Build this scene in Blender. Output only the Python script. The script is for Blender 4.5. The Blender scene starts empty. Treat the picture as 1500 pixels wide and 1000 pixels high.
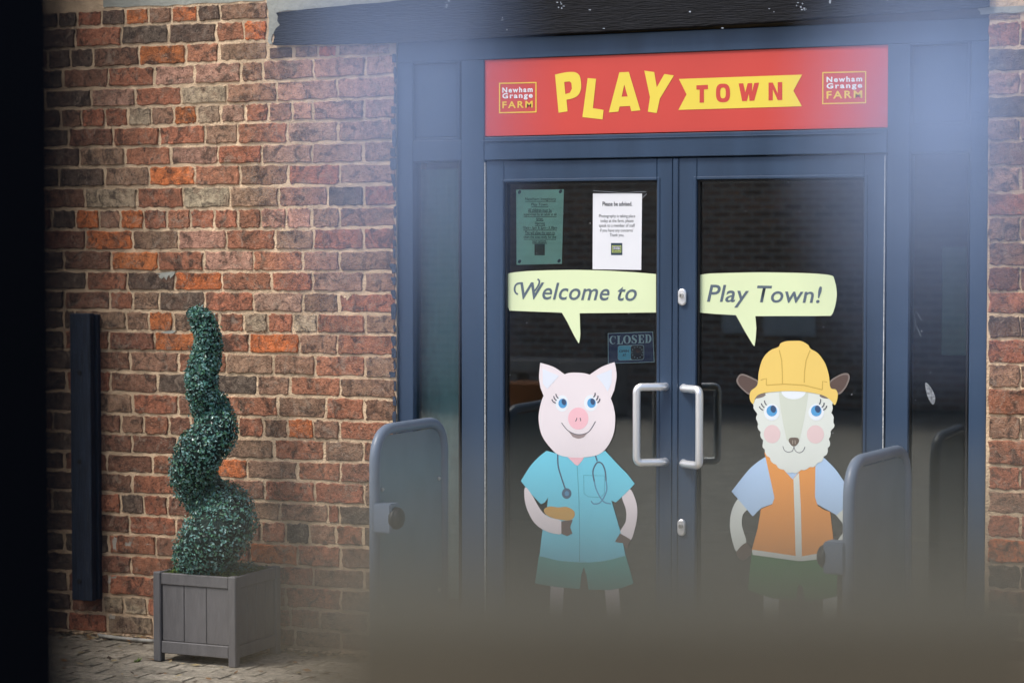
import bpy, bmesh, math, random
from mathutils import Vector, Matrix, noise
from mathutils.geometry import tessellate_polygon
R = random.Random(7)
S = bpy.context.scene
C = S.collection

# ------------------------------------------------------------------ camera
F = 3300.0                                   # focal length in pixels of a 1500 px wide picture
TH = math.radians(24.2); PT = math.atan(135.0/F)
CAM = Vector((3.024, -8.29, 1.69))
cd = bpy.data.cameras.new('camera'); cam = bpy.data.objects.new('camera', cd); C.objects.link(cam)
cam.location = CAM; cam.rotation_euler = (math.pi/2-PT, 0, TH)
cd.sensor_width = 36; cd.lens = F/1500*36
cd.clip_start = 0.05; cd.clip_end = 400
cd.dof.use_dof = True; cd.dof.focus_distance = 8.9; cd.dof.aperture_fstop = 2.64
S.camera = cam
# ------------------------------------------------------------------ world, sun, exposure
w = bpy.data.worlds.new('World'); S.world = w; w.use_nodes = True
nt = w.node_tree; bg = nt.nodes['Background']
sky = nt.nodes.new('ShaderNodeTexSky'); sky.sky_type = 'NISHITA'; sky.sun_disc = False
SUN_EL, SUN_ROT = math.radians(54), math.radians(180+40)
sky.sun_elevation = SUN_EL; sky.sun_rotation = SUN_ROT
sky.air_density = 1.0; sky.dust_density = 3.0
nt.links.new(sky.outputs[0], bg.inputs[0]); bg.inputs[1].default_value = 0.138
sd = bpy.data.lights.new('sun', 'SUN'); sd.energy = 1.7; sd.angle = math.radians(14); sd.color = (1, .95, .88)
so = bpy.data.objects.new('sun', sd); C.objects.link(so)
sv = Vector((math.sin(SUN_ROT)*math.cos(SUN_EL), math.cos(SUN_ROT)*math.cos(SUN_EL), math.sin(SUN_EL)))
so.rotation_euler = sv.to_track_quat('Z', 'Y').to_euler(); so.location = (-4, -6, 8)
S.view_settings.view_transform = 'Standard'; S.view_settings.look = 'None'
S.view_settings.exposure = 0.53; S.view_settings.gamma = 1; S.view_settings.use_curve_mapping = False

# ------------------------------------------------------------------ helpers
_f = Vector((-math.sin(TH)*math.cos(PT), math.cos(TH)*math.cos(PT), -math.sin(PT)))
_r = Vector((math.cos(TH), math.sin(TH), 0)); _u = _r.cross(_f)
def ray(px, py): return _f + _r*((px-750)/F) - _u*((py-500)/F)
def P(px, py, Y=0.0):
    """point of the plane y = Y seen at pixel (px, py) of the 1500 x 1000 photograph"""
    d = ray(px, py); t = (Y-CAM.y)/d.y
    return CAM + d*t
def PX(px, Y=0.0, py=450): return P(px, py, Y).x
def PZ(py, px=1000, Y=0.0): return P(px, py, Y).z
def AT(px, py, dist): return CAM + ray(px, py)*dist

def s2l(c):
    return tuple(((v/255)/12.92 if v/255 <= .04045 else ((v/255+.055)/1.055)**2.4) for v in c)

def obj(name, me, mats=None, parent=None, loc=None):
    o = bpy.data.objects.new(name, me); C.objects.link(o)
    if mats:
        for m in (mats if isinstance(mats, (list, tuple)) else [mats]): me.materials.append(m)
    if parent: o.parent = parent
    if loc is not None: o.location = loc
    return o
def thing(name, label, cat, loc=(0, 0, 0), group=None):
    o = bpy.data.objects.new(name, None); C.objects.link(o); o.location = loc; o.empty_display_size = .1
    o['label'] = label; o['category'] = cat
    if group: o['group'] = group
    return o
def tag(o, label, cat, group=None):
    o['label'] = label; o['category'] = cat
    if group: o['group'] = group
    return o
def struct(o): o['kind'] = 'structure'; return o
def stuff(o): o['kind'] = 'stuff'; return o
def bmesh_obj(name, bm, mat, parent=None, smooth=False):
    # geometry is in world space; child objects of an empty at L are shifted back by L
    if parent is not None:
        L = parent.location.copy(); q = parent
        while q.parent is not None: q = q.parent; L = L + q.location
        bmesh.ops.translate(bm, verts=bm.verts, vec=-L)
    bmesh.ops.recalc_face_normals(bm, faces=bm.faces)
    me = bpy.data.meshes.new(name); bm.to_mesh(me); bm.free()
    if smooth:
        for p in me.polygons: p.use_smooth = True
    return obj(name, me, mat, parent)
def box_bm(x0, x1, y0, y1, z0, z1, bev=0.002, bm=None, seg=1):
    b = bmesh.new()
    bmesh.ops.create_cube(b, size=1)
    for v in b.verts:
        v.co = Vector((x0+(v.co.x+.5)*(x1-x0), y0+(v.co.y+.5)*(y1-y0), z0+(v.co.z+.5)*(z1-z0)))
    if bev: bmesh.ops.bevel(b, geom=b.edges[:], offset=bev, segments=seg, affect='EDGES')
    if bm is None: return b
    me = bpy.data.meshes.new('t'); b.to_mesh(me); b.free(); bm.from_mesh(me); bpy.data.meshes.remove(me)
    return bm
def tube_bm(path, rad, n=10, bm=None, caps=True):
    b = bm or bmesh.new(); rings = []
    m = len(path)
    up = None
    for i, p in enumerate(path):
        t = (path[min(i+1, m-1)]-path[max(i-1, 0)]).normalized()
        if up is None:
            up = Vector((0, 0, 1)) if abs(t.z) < .9 else Vector((1, 0, 0))
        a = t.cross(up).normalized(); c = a.cross(t).normalized(); up = c
        r = rad[i] if isinstance(rad, (list, tuple)) else rad
        rings.append([b.verts.new(p + a*(r*math.cos(2*math.pi*k/n)) + c*(r*math.sin(2*math.pi*k/n))) for k in range(n)])
    for A, B in zip(rings, rings[1:]):
        for k in range(n): b.faces.new((A[k], A[(k+1) % n], B[(k+1) % n], B[k]))
    if caps: b.faces.new(rings[0][::-1]); b.faces.new(rings[-1])
    return b
def catmull(pts, closed=True, n=6):
    out = []; m = len(pts)
    rng = range(m) if closed else range(m-1)
    for i in rng:
        if closed: p0, p1, p2, p3 = pts[i-1], pts[i], pts[(i+1) % m], pts[(i+2) % m]
        else: p0, p1, p2, p3 = pts[max(i-1, 0)], pts[i], pts[i+1], pts[min(i+2, m-1)]
        for k in range(n):
            t = k/n
            out.append(tuple(.5*((2*p1[j])+(-p0[j]+p2[j])*t+(2*p0[j]-5*p1[j]+4*p2[j]-p3[j])*t*t+(-p0[j]+3*p1[j]-3*p2[j]+p3[j])*t**3) for j in range(len(p1))))
    if not closed: out.append(tuple(pts[-1]))
    return out
def fillet(corners, rad, n=6):
    """round the corners of an open 3d polyline"""
    out = [corners[0]]
    for i in range(1, len(corners)-1):
        a, b, c = corners[i-1], corners[i], corners[i+1]
        d1 = (a-b).normalized(); d2 = (c-b).normalized()
        p1 = b+d1*rad; p2 = b+d2*rad
        for k in range(n+1):
            t = k/n
            out.append(p1*(1-t)**2 + b*2*t*(1-t) + p2*t*t)
    out.append(corners[-1]); return out

# ------------------------------------------------------------------ materials
def mat(name, col, rough=.6, metal=0, var=.12, vscale=8, bump=0, bscale=60, spec=.5, stretch=None, dirt=None, coat=0):
    m = bpy.data.materials.new(name); m.use_nodes = True
    t = m.node_tree; b = t.nodes['Principled BSDF']; L = t.links.new
    b.inputs['Roughness'].default_value = rough; b.inputs['Metallic'].default_value = metal
    b.inputs['Specular IOR Level'].default_value = spec
    tc = t.nodes.new('ShaderNodeNewGeometry'); vec = tc.outputs['Position']
    if stretch:
        mp = t.nodes.new('ShaderNodeMapping'); mp.inputs['Scale'].default_value = stretch; L(vec, mp.inputs['Vector']); vec = mp.outputs[0]
    n = t.nodes.new('ShaderNodeTexNoise'); n.inputs['Scale'].default_value = vscale; n.inputs['Detail'].default_value = 6; L(vec, n.inputs['Vector'])
    rp = t.nodes.new('ShaderNodeMapRange'); L(n.outputs['Fac'], rp.inputs[0])
    rp.inputs[1].default_value = .3; rp.inputs[2].default_value = .7; rp.inputs[3].default_value = 1-var; rp.inputs[4].default_value = 1+var
    mx = t.nodes.new('ShaderNodeMix'); mx.data_type = 'RGBA'; mx.blend_type = 'MULTIPLY'; mx.inputs['Factor'].default_value = 1
    mx.inputs['A'].default_value = (*col, 1); L(rp.outputs[0], mx.inputs['B']); out = mx.outputs['Result']
    if dirt:
        n2 = t.nodes.new('ShaderNodeTexNoise'); n2.inputs['Scale'].default_value = dirt[1]; n2.inputs['Detail'].default_value = 8; n2.inputs['Roughness'].default_value = .7; L(vec, n2.inputs['Vector'])
        r2 = t.nodes.new('ShaderNodeMapRange'); r2.inputs[1].default_value = dirt[2]; r2.inputs[2].default_value = dirt[2]+.12; r2.inputs[4].default_value = dirt[3]; L(n2.outputs['Fac'], r2.inputs[0])
        m2 = t.nodes.new('ShaderNodeMix'); m2.data_type = 'RGBA'; L(r2.outputs[0], m2.inputs['Factor']); L(out, m2.inputs['A']); m2.inputs['B'].default_value = (*dirt[0], 1); out = m2.outputs['Result']
    L(out, b.inputs['Base Color'])
    if bump:
        n3 = t.nodes.new('ShaderNodeTexNoise'); n3.inputs['Scale'].default_value = bscale; n3.inputs['Detail'].default_value = 5; L(vec, n3.inputs['Vector'])
        bp = t.nodes.new('ShaderNodeBump'); bp.inputs['Strength'].default_value = bump; bp.inputs['Distance'].default_value = .01; L(n3.outputs['Fac'], bp.inputs['Height']); L(bp.outputs[0], b.inputs['Normal'])
    return m
def flat(name, rgb, rough=.45, var=.03):
    return mat(name, s2l(rgb), rough=rough, var=var, vscale=3)

M_FRAME = mat('slate_blue_paint', (.031, .060, .112), rough=.38, var=.2, vscale=7, bump=.03, bscale=250, dirt=((.12, .15, .19), 60, .66, .4), stretch=(1, 1, .12))
M_SEAL = mat('grey_sealant', (.22, .23, .22), rough=.8, var=.2)
M_SEAL2 = mat('pale_brush_seal', (.5, .52, .52), rough=.7, var=.5, vscale=160)
M_GASKET = mat('black_gasket', (.008, .009, .011), rough=.6)
M_BEAM = mat('painted_beam_timber', (.008, .009, .012), rough=.75, var=.45, vscale=10, bump=.9, bscale=22, stretch=(1, 8, 9), dirt=((.36, .40, .46), 7, .70, .8), spec=.25)
M_BATTEN = mat('navy_painted_timber', (.019, .031, .056), rough=.5, var=.45, vscale=10, bump=.5, bscale=22, stretch=(9, 9, 1), dirt=((.2, .2, .19), 9, .60, .7))
M_STRIP = mat('bare_brown_timber', (.05, .035, .016), rough=.8, var=.4, stretch=(1, 6, 6), bump=.3)
M_RED = mat('red_sign_face', (.62, .07, .055), rough=.4, var=.04, vscale=3)
M_YEL = flat('yellow_vinyl', (236, 214, 82)); M_WHITE = flat('white_vinyl', (235, 238, 245)); M_GOLD = flat('gold_vinyl', (240, 205, 70))
M_LIME = flat('lime_vinyl', (226, 240, 195)); M_TXT = flat('slate_text', (92, 108, 122)); M_INK = flat('black_ink', (45, 48, 55))
M_PAPER = mat('white_paper', (.80, .82, .86), rough=.7, var=.03, vscale=6, bump=.05, bscale=14)
M_GREENP = mat('green_paper', (.62, .98, .86), rough=.7, var=.08, vscale=9)
M_STEEL = mat('brushed_stainless', (.95, .96, .97), rough=.4, metal=.8, var=.06, bump=.02, bscale=300)
M_BARR = mat('barrier_blue_grey_paint', (.145, .185, .245), rough=.4, var=.1, vscale=6, bump=.02, bscale=120, dirt=((.4, .4, .38), 90, .74, .5))
M_BARRP = mat('barrier_sheet_paint', (.15, .20, .235), rough=.42, var=.12, vscale=5, bump=.02, bscale=100)
M_RUBBER = mat('black_rubber', (.015, .015, .016), rough=.5)
M_BOLT = mat('pale_bolt', (.5, .5, .48), rough=.4, metal=.6)
M_PLANT = mat('grey_planter_paint', (.125, .122, .125), rough=.6, var=.12, vscale=9, bump=.25, bscale=26, stretch=(4, 4, 1), dirt=((.2, .19, .18), 22, .72, .5))
M_SOIL = mat('mossy_soil', (.05, .075, .015), rough=1, var=.6, vscale=60, bump=.8, bscale=80)
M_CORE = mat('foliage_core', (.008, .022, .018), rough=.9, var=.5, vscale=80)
M_STEM = mat('brown_stem', (.06, .035, .02), rough=.9)
M_ROOM = mat('dark_interior', (.12, .11, .10), rough=.9, var=.3, vscale=1)
M_DARKPOST = mat('black_painted_timber', (.0022, .0032, .0055), rough=.9, var=.3, spec=.03)
M_BROWN = mat('weathered_brown_timber', (.118, .098, .064), rough=.8, var=.2, vscale=6, bump=.3, stretch=(8, 8, 1))
M_HAZE_ROPE = mat('pale_blue_haze_rope', (.40, .53, .80), rough=.8, var=.1, vscale=50)  # colour of the added ropes that blur into haze
def leafmat(name, c, rough=.35):
    m = mat(name, c, rough=rough, var=.35, vscale=40)
    return m
M_LEAF = [leafmat('leaf_blue_green', (.07, .20, .165)), leafmat('leaf_mid_green', (.06, .17, .09)), leafmat('leaf_pale', (.20, .36, .34), .25), leafmat('leaf_dark', (.012, .036, .034))]
M_MOSS = [leafmat('moss_green', (.10, .16, .02), .8), leafmat('moss_olive', (.06, .09, .02), .8)]
def glass_mat(name, tint, k):
    m = bpy.data.materials.new(name); m.use_nodes = True; t = m.node_tree; L = t.links.new
    t.nodes.remove(t.nodes['Principled BSDF']); out = t.nodes['Material Output']
    tr = t.nodes.new('ShaderNodeBsdfTransparent'); tr.inputs[0].default_value = (*tint, 1)
    gl = t.nodes.new('ShaderNodeBsdfGlossy'); gl.inputs['Roughness'].default_value = .01
    fr = t.nodes.new('ShaderNodeFresnel'); fr.inputs[0].default_value = 1.5
    mu = t.nodes.new('ShaderNodeMath'); mu.operation = 'MULTIPLY'; mu.inputs[1].default_value = k; L(fr.outputs[0], mu.inputs[0])
    mx = t.nodes.new('ShaderNodeMixShader'); L(mu.outputs[0], mx.inputs[0]); L(tr.outputs[0], mx.inputs[1]); L(gl.outputs[0], mx.inputs[2]); L(mx.outputs[0], out.inputs[0])
    return m
M_GLASS = glass_mat('tinted_glass', (.90, .96, .95), 2.3)

def brick_mat(name='old_brick', pave=False):
    m = bpy.data.materials.new(name); m.use_nodes = True; t = m.node_tree; L = t.links.new; N = t.nodes.new
    b = t.nodes['Principled BSDF']; b.inputs['Roughness'].default_value = .88; b.inputs['Specular IOR Level'].default_value = .25
    oi = N('ShaderNodeObjectInfo'); g = N('ShaderNodeNewGeometry')
    rm = N('ShaderNodeMath'); rm.operation = 'MULTIPLY'; rm.inputs[1].default_value = 37.; L(oi.outputs['Random'], rm.inputs[0])
    va = N('ShaderNodeVectorMath'); va.operation = 'ADD'; L(g.outputs['Position'], va.inputs[0]); L(rm.outputs[0], va.inputs[1])
    def noi(s, d=6, r=.6, dist=0):
        n = N('ShaderNodeTexNoise'); n.inputs['Scale'].default_value = s; n.inputs['Detail'].default_value = d; n.inputs['Roughness'].default_value = r; n.inputs['Distortion'].default_value = dist
        L(va.outputs[0], n.inputs['Vector']); return n.outputs['Fac']
    def rng(x, a, c, d0, d1):
        q = N('ShaderNodeMapRange'); L(x, q.inputs[0])
        for i, v in enumerate((a, c, d0, d1)): q.inputs[i+1].default_value = v
        return q.outputs[0]
    def mix(fac, A, B, mode='MIX'):
        q = N('ShaderNodeMix'); q.data_type = 'RGBA'; q.blend_type = mode
        if isinstance(fac, float): q.inputs['Factor'].default_value = fac
        else: L(fac, q.inputs['Factor'])
        for k, v in (('A', A), ('B', B)):
            if isinstance(v, tuple): q.inputs[k].default_value = (*v, 1)
            else: L(v, q.inputs[k])
        return q.outputs['Result']
    c = oi.outputs['Color']
    c = mix(1.0, c, rng(noi(42, 8, .7), .3, .7, .56, 1.62), 'MULTIPLY')
    if not pave:
        c = mix(rng(noi(11, 6, .6, .5), .50, .62, 0, .55), c, (.19, .105, .07))
        c = mix(rng(noi(17, 7, .68, .9), .50, .62, 0, .80), c, (.058, .042, .034))       # soot and burnt patches
        c = mix(rng(noi(20, 8, .72, .9), .53, .66, 0, .66), c, (.37, .285, .215))          # lime bloom and weathering
        c = mix(rng(noi(120, 4, .65), .60, .70, 0, .6), c, (.44, .37, .29))
        c = mix(rng(noi(90, 4, .65), .57, .68, 0, .75), c, (.03, .022, .02))
    else:
        c = mix(rng(noi(9, 6, .65), .55, .7, 0, .5), c, (.17, .155, .11))
        c = mix(rng(noi(80, 4, .6), .60, .72, 0, .5), c, (.40, .37, .31))
        c = mix(rng(noi(55, 5, .65), .56, .68, 0, .6), c, (.12, .105, .08))
    L(c, b.inputs['Base Color'])
    ad = N('ShaderNodeMath'); ad.operation = 'ADD'; L(noi(38, 6, .7), ad.inputs[0]); L(noi(150, 4, .6), ad.inputs[1])
    bp = N('ShaderNodeBump'); bp.inputs['Strength'].default_value = 1; bp.inputs['Distance'].default_value = .008; L(ad.outputs[0], bp.inputs['Height']); L(bp.outputs[0], b.inputs['Normal'])
    return m
M_BRICK = brick_mat(); M_PAVER = brick_mat('worn_paver', True)
M_MORTAR = mat('lime_mortar', (.64, .475, .31), rough=.95, var=.3, vscale=14, bump=.8, bscale=120, dirt=((.2, .15, .11), 9, .60, .5))
M_RENDER = mat('pale_cement', (.33, .34, .30), rough=.95, var=.15, vscale=10, bump=.5, bscale=60)
M_JOINT = mat('paving_joint_dirt', (.20, .175, .13), rough=1, var=.5, vscale=30, bump=.5)
M_GROUND = mat('yard_paving', (.42, .39, .33), rough=.9, var=.3, vscale=6, bump=.3, bscale=20)

# ------------------------------------------------------------------ ground
bm = bmesh.new()
for x, y in ((-60, -80), (60, -80), (60, 3.6), (-60, 3.6)): bm.verts.new((x, y, -.012))
bm.faces.new(bm.verts); struct(bmesh_obj('ground', bm, M_GROUND))
pav = struct(bmesh_obj('pavement', box_bm(-4.4, 3.4, -1.25, -.045, -.1, -.004, 0), M_JOINT))

# a few shared paver meshes
def unit_piece(npts, jit, seed, aspect, depth, round_=.10):
    """unit piece: outline in x,z within +-.5, front at y=-1*..., rounded uneven edge"""
    rr = random.Random(seed); a = aspect
    rad = round_; pts = []
    corners = [(.5, .5), (-.5, .5), (-.5, -.5), (.5, -.5)]
    per = {0: 0, 1: 1, 2: 2, 3: 3}
    out = []
    for i, (cx, cz) in enumerate(corners):
        sx = 1 if cx > 0 else -1; sz = 1 if cz > 0 else -1
        rx = rad/a; rz = rad
        a0 = {0: 0, 1: 90, 2: 180, 3: 270}[i]
        for k in (0, 45, 90):
            an = math.radians(a0+k)
            out.append([cx-sx*rx+rx*math.cos(an), cz-sz*rz+rz*math.sin(an)])
        nx = corners[(i+1) % 4]
        ts = (.12, .24, .36, .5, .64, .76, .88) if i in (0, 2) else (.35, .65)
        for t in ts: out.append([cx+(nx[0]-cx)*t, cz+(nx[1]-cz)*t])
    for p in out:
        p[0] += rr.uniform(-jit, jit)/a; p[1] += rr.uniform(-jit, jit)
    b = bmesh.new(); n = len(out)
    fr = [b.verts.new((x*.965, -depth*rr.uniform(.8, 1.1), z*.92)) for x, z in out]
    ed = [b.verts.new((x, -depth*.45, z)) for x, z in out]
    bk = [b.verts.new((x, depth, z)) for x, z in out]
    b.faces.new(fr)
    for A, B in ((fr, ed), (ed, bk)):
        for k in range(n): b.faces.new((A[k], A[(k+1) % n], B[(k+1) % n], B[k]))
    bmesh.ops.recalc_face_normals(b, faces=b.faces)
    me = bpy.data.meshes.new('piece'); b.to_mesh(me); b.free(); me.materials.append(M_BRICK)
    return me
STR = [unit_piece(16, .05, 100+i, 2.3, .006, .07) for i in range(14)]
HDR = [unit_piece(16, .055, 200+i, 1.15, .006, .08) for i in range(10)]
PAV = []
for i in range(6):
    b = box_bm(-.5, .5, -.5, .5, -.045, 0, 0)
    top = [e for e in b.edges if all(v.co.z > -.001 for v in e.verts)]
    bmesh.ops.bevel(b, geom=top, offset=.02, segments=1, affect='EDGES')
    me = bpy.data.meshes.new('paver'); b.to_mesh(me); b.free(); me.materials.append(M_PAVER); PAV.append(me)
row = 0; yy = -.10
while yy > -1.2:
    xx = -4.2 + (row % 2)*.105
    while xx < -.75:
        o = bpy.data.objects.new('paver', PAV[R.randrange(6)]); C.objects.link(o); o.parent = pav
        o.location = (xx+.1, yy-.05, R.uniform(-.0022, .0008)); o.scale = (.202, .101, 1)
        o.rotation_euler = (R.uniform(-.003, .003), R.uniform(-.002, .002), R.uniform(-.01, .01))
        v = R.uniform(.75, 1.2); o.color = (.34*v, .305*v, .24*v, 1)
        xx += .2045
    yy -= .1035; row += 1
bm = bmesh.new()
yy = -.10; row = 0
while yy > -1.2:
    xx = -.72+(row % 2)*.105
    while xx < 3.2:
        box_bm(xx, xx+.2, yy-.1, yy, -.05, R.uniform(-.004, .002), 0, bm); xx += .2045
    yy -= .1035; row += 1
o = stuff(bmesh_obj('paver', bm, M_PAVER, pav)); o.color = (.30, .265, .205, 1)

# ------------------------------------------------------------------ brick walls
YB = -.040                                   # face of the bricks
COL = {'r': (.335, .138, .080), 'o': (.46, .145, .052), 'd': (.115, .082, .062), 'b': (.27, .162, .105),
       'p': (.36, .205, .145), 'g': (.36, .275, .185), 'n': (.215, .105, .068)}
def pl(pts, x):
    if x <= pts[0][0]: i = 0
    elif x >= pts[-1][0]: i = len(pts)-2
    else: i = next(k for k in range(len(pts)-1) if x <= pts[k+1][0])
    (x0, y0), (x1, y1) = pts[i], pts[i+1]
    return y0+(y1-y0)*(x-x0)/(x1-x0)
J = [[(90, 17), (330, 5), (395, 1), (578, -8)], [(90, 41), (220, 36), (330, 31), (578, 22)], [(90, 72), (220, 65), (330, 62), (392, 60), (578, 52)],
     [(90, 101), (220, 97), (330, 91), (430, 86), (578, 79)], [(90, 131), (220, 127), (330, 123), (450, 116), (578, 110)],
     [(90, 159), (220, 156), (330, 152.5), (470, 147), (578, 143)], [(90, 188), (220, 185), (330, 180.5), (450, 177), (578, 174)],
     [(90, 216), (220, 214), (330, 211.5), (450, 210), (578, 205)], [(90, 245), (220, 243), (330, 241), (450, 240), (578, 238)],
     [(90, 275), (220, 273), (330, 272.5), (450, 272), (578, 269.5)], [(90, 306), (220, 306), (330, 305.5), (450, 303), (578, 302)],
     [(90, 336), (220, 336.5), (330, 335.5), (450, 335), (578, 332)], [(90, 366), (220, 367), (330, 366), (450, 367), (578, 366)],
     [(90, 396), (220, 397), (330, 397.5), (578, 397)], [(90, 425), (220, 426), (330, 426), (470, 428), (578, 429)],
     [(90, 453), (220, 455), (330, 457), (450, 458), (578, 460)], [(90, 482), (160, 483), (250, 486), (330, 487), (578, 489)],
     [(90, 511), (180, 513), (320, 516), (450, 519), (578, 521)], [(90, 541), (160, 542.5), (250, 546), (330, 547), (450, 550.5), (578, 554)],
     [(90, 572), (160, 574), (250, 577), (330, 578), (450, 580), (578, 584)], [(90, 602), (160, 605), (250, 608), (330, 609), (450, 612.5), (578, 618)],
     [(90, 631), (160, 634), (250, 638), (330, 640), (450, 643), (578, 647)], [(90, 660), (160, 663), (250, 666), (330, 670), (450, 675), (578, 678)],
     [(90, 688), (160, 692), (250, 695), (330, 700), (450, 704), (578, 709)], [(90, 717), (160, 721), (250, 725), (370, 732), (450, 736), (578, 742)],
     [(90, 748), (160, 751), (250, 756), (370, 761), (450, 765), (578, 772)], [(90, 777), (160, 780), (250, 785), (370, 793), (450, 797), (578, 803)],
     [(90, 807), (160, 811), (250, 815), (410, 827), (450, 830), (578, 836)], [(90, 835), (160, 839), (216, 843), (410, 857), (460, 859), (578, 867)],
     [(90, 866), (160, 870), (216, 874), (410, 889), (470, 892), (578, 899)], [(90, 893), (160, 898), (218, 902), (440, 920), (578, 930)],
     [(90, 922), (160, 927), (440, 947), (578, 957)]]
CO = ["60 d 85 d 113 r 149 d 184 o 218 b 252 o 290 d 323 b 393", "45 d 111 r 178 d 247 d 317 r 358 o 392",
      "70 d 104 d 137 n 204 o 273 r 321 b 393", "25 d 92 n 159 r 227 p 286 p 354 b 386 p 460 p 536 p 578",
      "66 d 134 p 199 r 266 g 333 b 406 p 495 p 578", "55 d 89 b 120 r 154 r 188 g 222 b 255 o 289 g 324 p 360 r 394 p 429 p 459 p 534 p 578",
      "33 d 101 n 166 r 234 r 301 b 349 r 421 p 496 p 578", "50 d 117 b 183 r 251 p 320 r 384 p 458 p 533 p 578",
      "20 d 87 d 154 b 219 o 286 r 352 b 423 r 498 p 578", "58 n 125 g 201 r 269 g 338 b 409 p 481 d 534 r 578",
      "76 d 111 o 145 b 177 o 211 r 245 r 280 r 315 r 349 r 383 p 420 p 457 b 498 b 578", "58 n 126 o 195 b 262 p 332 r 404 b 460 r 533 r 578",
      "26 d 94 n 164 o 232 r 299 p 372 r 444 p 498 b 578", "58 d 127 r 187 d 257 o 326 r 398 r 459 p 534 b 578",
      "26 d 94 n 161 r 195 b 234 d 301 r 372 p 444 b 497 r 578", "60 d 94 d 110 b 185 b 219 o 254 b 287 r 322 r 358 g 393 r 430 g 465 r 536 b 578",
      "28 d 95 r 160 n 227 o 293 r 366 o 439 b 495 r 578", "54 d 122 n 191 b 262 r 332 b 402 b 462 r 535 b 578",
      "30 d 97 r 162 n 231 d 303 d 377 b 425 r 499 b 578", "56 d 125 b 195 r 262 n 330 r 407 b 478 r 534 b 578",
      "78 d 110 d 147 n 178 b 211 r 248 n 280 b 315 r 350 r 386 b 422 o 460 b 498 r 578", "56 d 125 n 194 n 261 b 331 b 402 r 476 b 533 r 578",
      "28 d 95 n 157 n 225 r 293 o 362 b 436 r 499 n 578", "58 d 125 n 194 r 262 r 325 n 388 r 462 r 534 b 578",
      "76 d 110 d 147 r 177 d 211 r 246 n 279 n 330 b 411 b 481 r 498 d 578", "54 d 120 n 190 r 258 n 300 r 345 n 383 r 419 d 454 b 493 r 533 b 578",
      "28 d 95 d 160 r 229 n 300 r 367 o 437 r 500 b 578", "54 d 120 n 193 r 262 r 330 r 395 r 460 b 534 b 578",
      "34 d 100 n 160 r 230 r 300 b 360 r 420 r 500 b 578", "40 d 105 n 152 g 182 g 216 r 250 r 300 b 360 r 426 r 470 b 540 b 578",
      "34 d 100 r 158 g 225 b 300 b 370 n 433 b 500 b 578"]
def place_brick(root, x0, x1, ya0, yb0, ya1, yb1, code, Y=YB):
    """px extents: left edge y from ya0 (top) to yb0, right edge ya1..yb1"""
    a = P(x0, ya0, Y); b_ = P(x0, yb0, Y); c = P(x1, ya1, Y); d = P(x1, yb1, Y)
    cen = (a+b_+c+d)/4; wdt = ((c-a).length+(d-b_).length)/2; h = (abs(a.z-b_.z)+abs(c.z-d.z))/2
    tilt = math.atan2((c.z+d.z)/2-(a.z+b_.z)/2, c.x-a.x)
    me = R.choice(STR) if wdt/h > 1.7 else R.choice(HDR)
    o = bpy.data.objects.new('brick', me); C.objects.link(o); o.parent = root
    o.location = cen - root.location + Vector((0, R.uniform(-.003, .002), 0))
    o.scale = (wdt, 1, h); o.rotation_euler = (R.uniform(-.02, .02), -tilt + (math.pi if R.random() < .5 else 0), R.uniform(-.015, .015))
    k = R.uniform(.95, 1.36); q = COL[code]; j = R.uniform(.92, 1.08)
    o.color = (q[0]*k, q[1]*k*j, q[2]*k*j, 1)
    return o
wl = thing('brick_wall', 'old red and brown brick wall left of the door, behind the topiary', 'wall', (-2.2, -.02, 0))
wr = thing('brick_wall', 'narrow strip of old brick wall at the right edge beside the door frame', 'wall', (1.6, -.02, 0))
XL, XR = PX(581, YB), PX(1446, YB)           # brick opening
tot = 0
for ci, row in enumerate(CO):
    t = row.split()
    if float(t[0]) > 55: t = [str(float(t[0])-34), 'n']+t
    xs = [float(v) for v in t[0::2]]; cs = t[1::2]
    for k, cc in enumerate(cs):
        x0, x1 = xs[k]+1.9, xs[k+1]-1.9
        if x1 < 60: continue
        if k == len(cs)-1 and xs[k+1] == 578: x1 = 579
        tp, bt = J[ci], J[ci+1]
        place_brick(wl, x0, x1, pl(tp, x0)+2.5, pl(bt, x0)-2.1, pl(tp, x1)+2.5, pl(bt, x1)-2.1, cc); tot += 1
# cut bricks squeezed under the end of the beam
for x0, x1, cc in ((395, 429, 'd'), (433, 466, 'p'), (467, 493, 'o'), (496, 571, 'p')):
    place_brick(wl, x0+1, x1-1, 71-(x0-395)*.035, pl(J[3], x0)-1.6, 71-(x1-395)*.035, pl(J[3], x1)-1.6, cc); tot += 1
# bricks of the same wall beyond the picture, joined
def extra_bricks(root, x0, x1, z0, z1, name='brick'):
    bm = bmesh.new(); z = z0; r = 0
    while z < z1:
        x = x0 - (r % 2)*.12
        while x < x1:
            a, b_ = max(x, x0), min(x+.23, x1)
            if b_-a > .03: box_bm(a, b_, YB-.003, 0, z, z+.072, .004, bm)
            x += .243
        z += .084; r += 1
    o = stuff(bmesh_obj(name, bm, M_BRICK, root)); o.color = (.17, .075, .05, 1); return o
extra_bricks(wl, -5.0, PX(30, YB), .02, 3.4)
extra_bricks(wl, PX(60, YB), XR, PZ(-18, 750, YB)+.12, 3.5)
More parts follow.
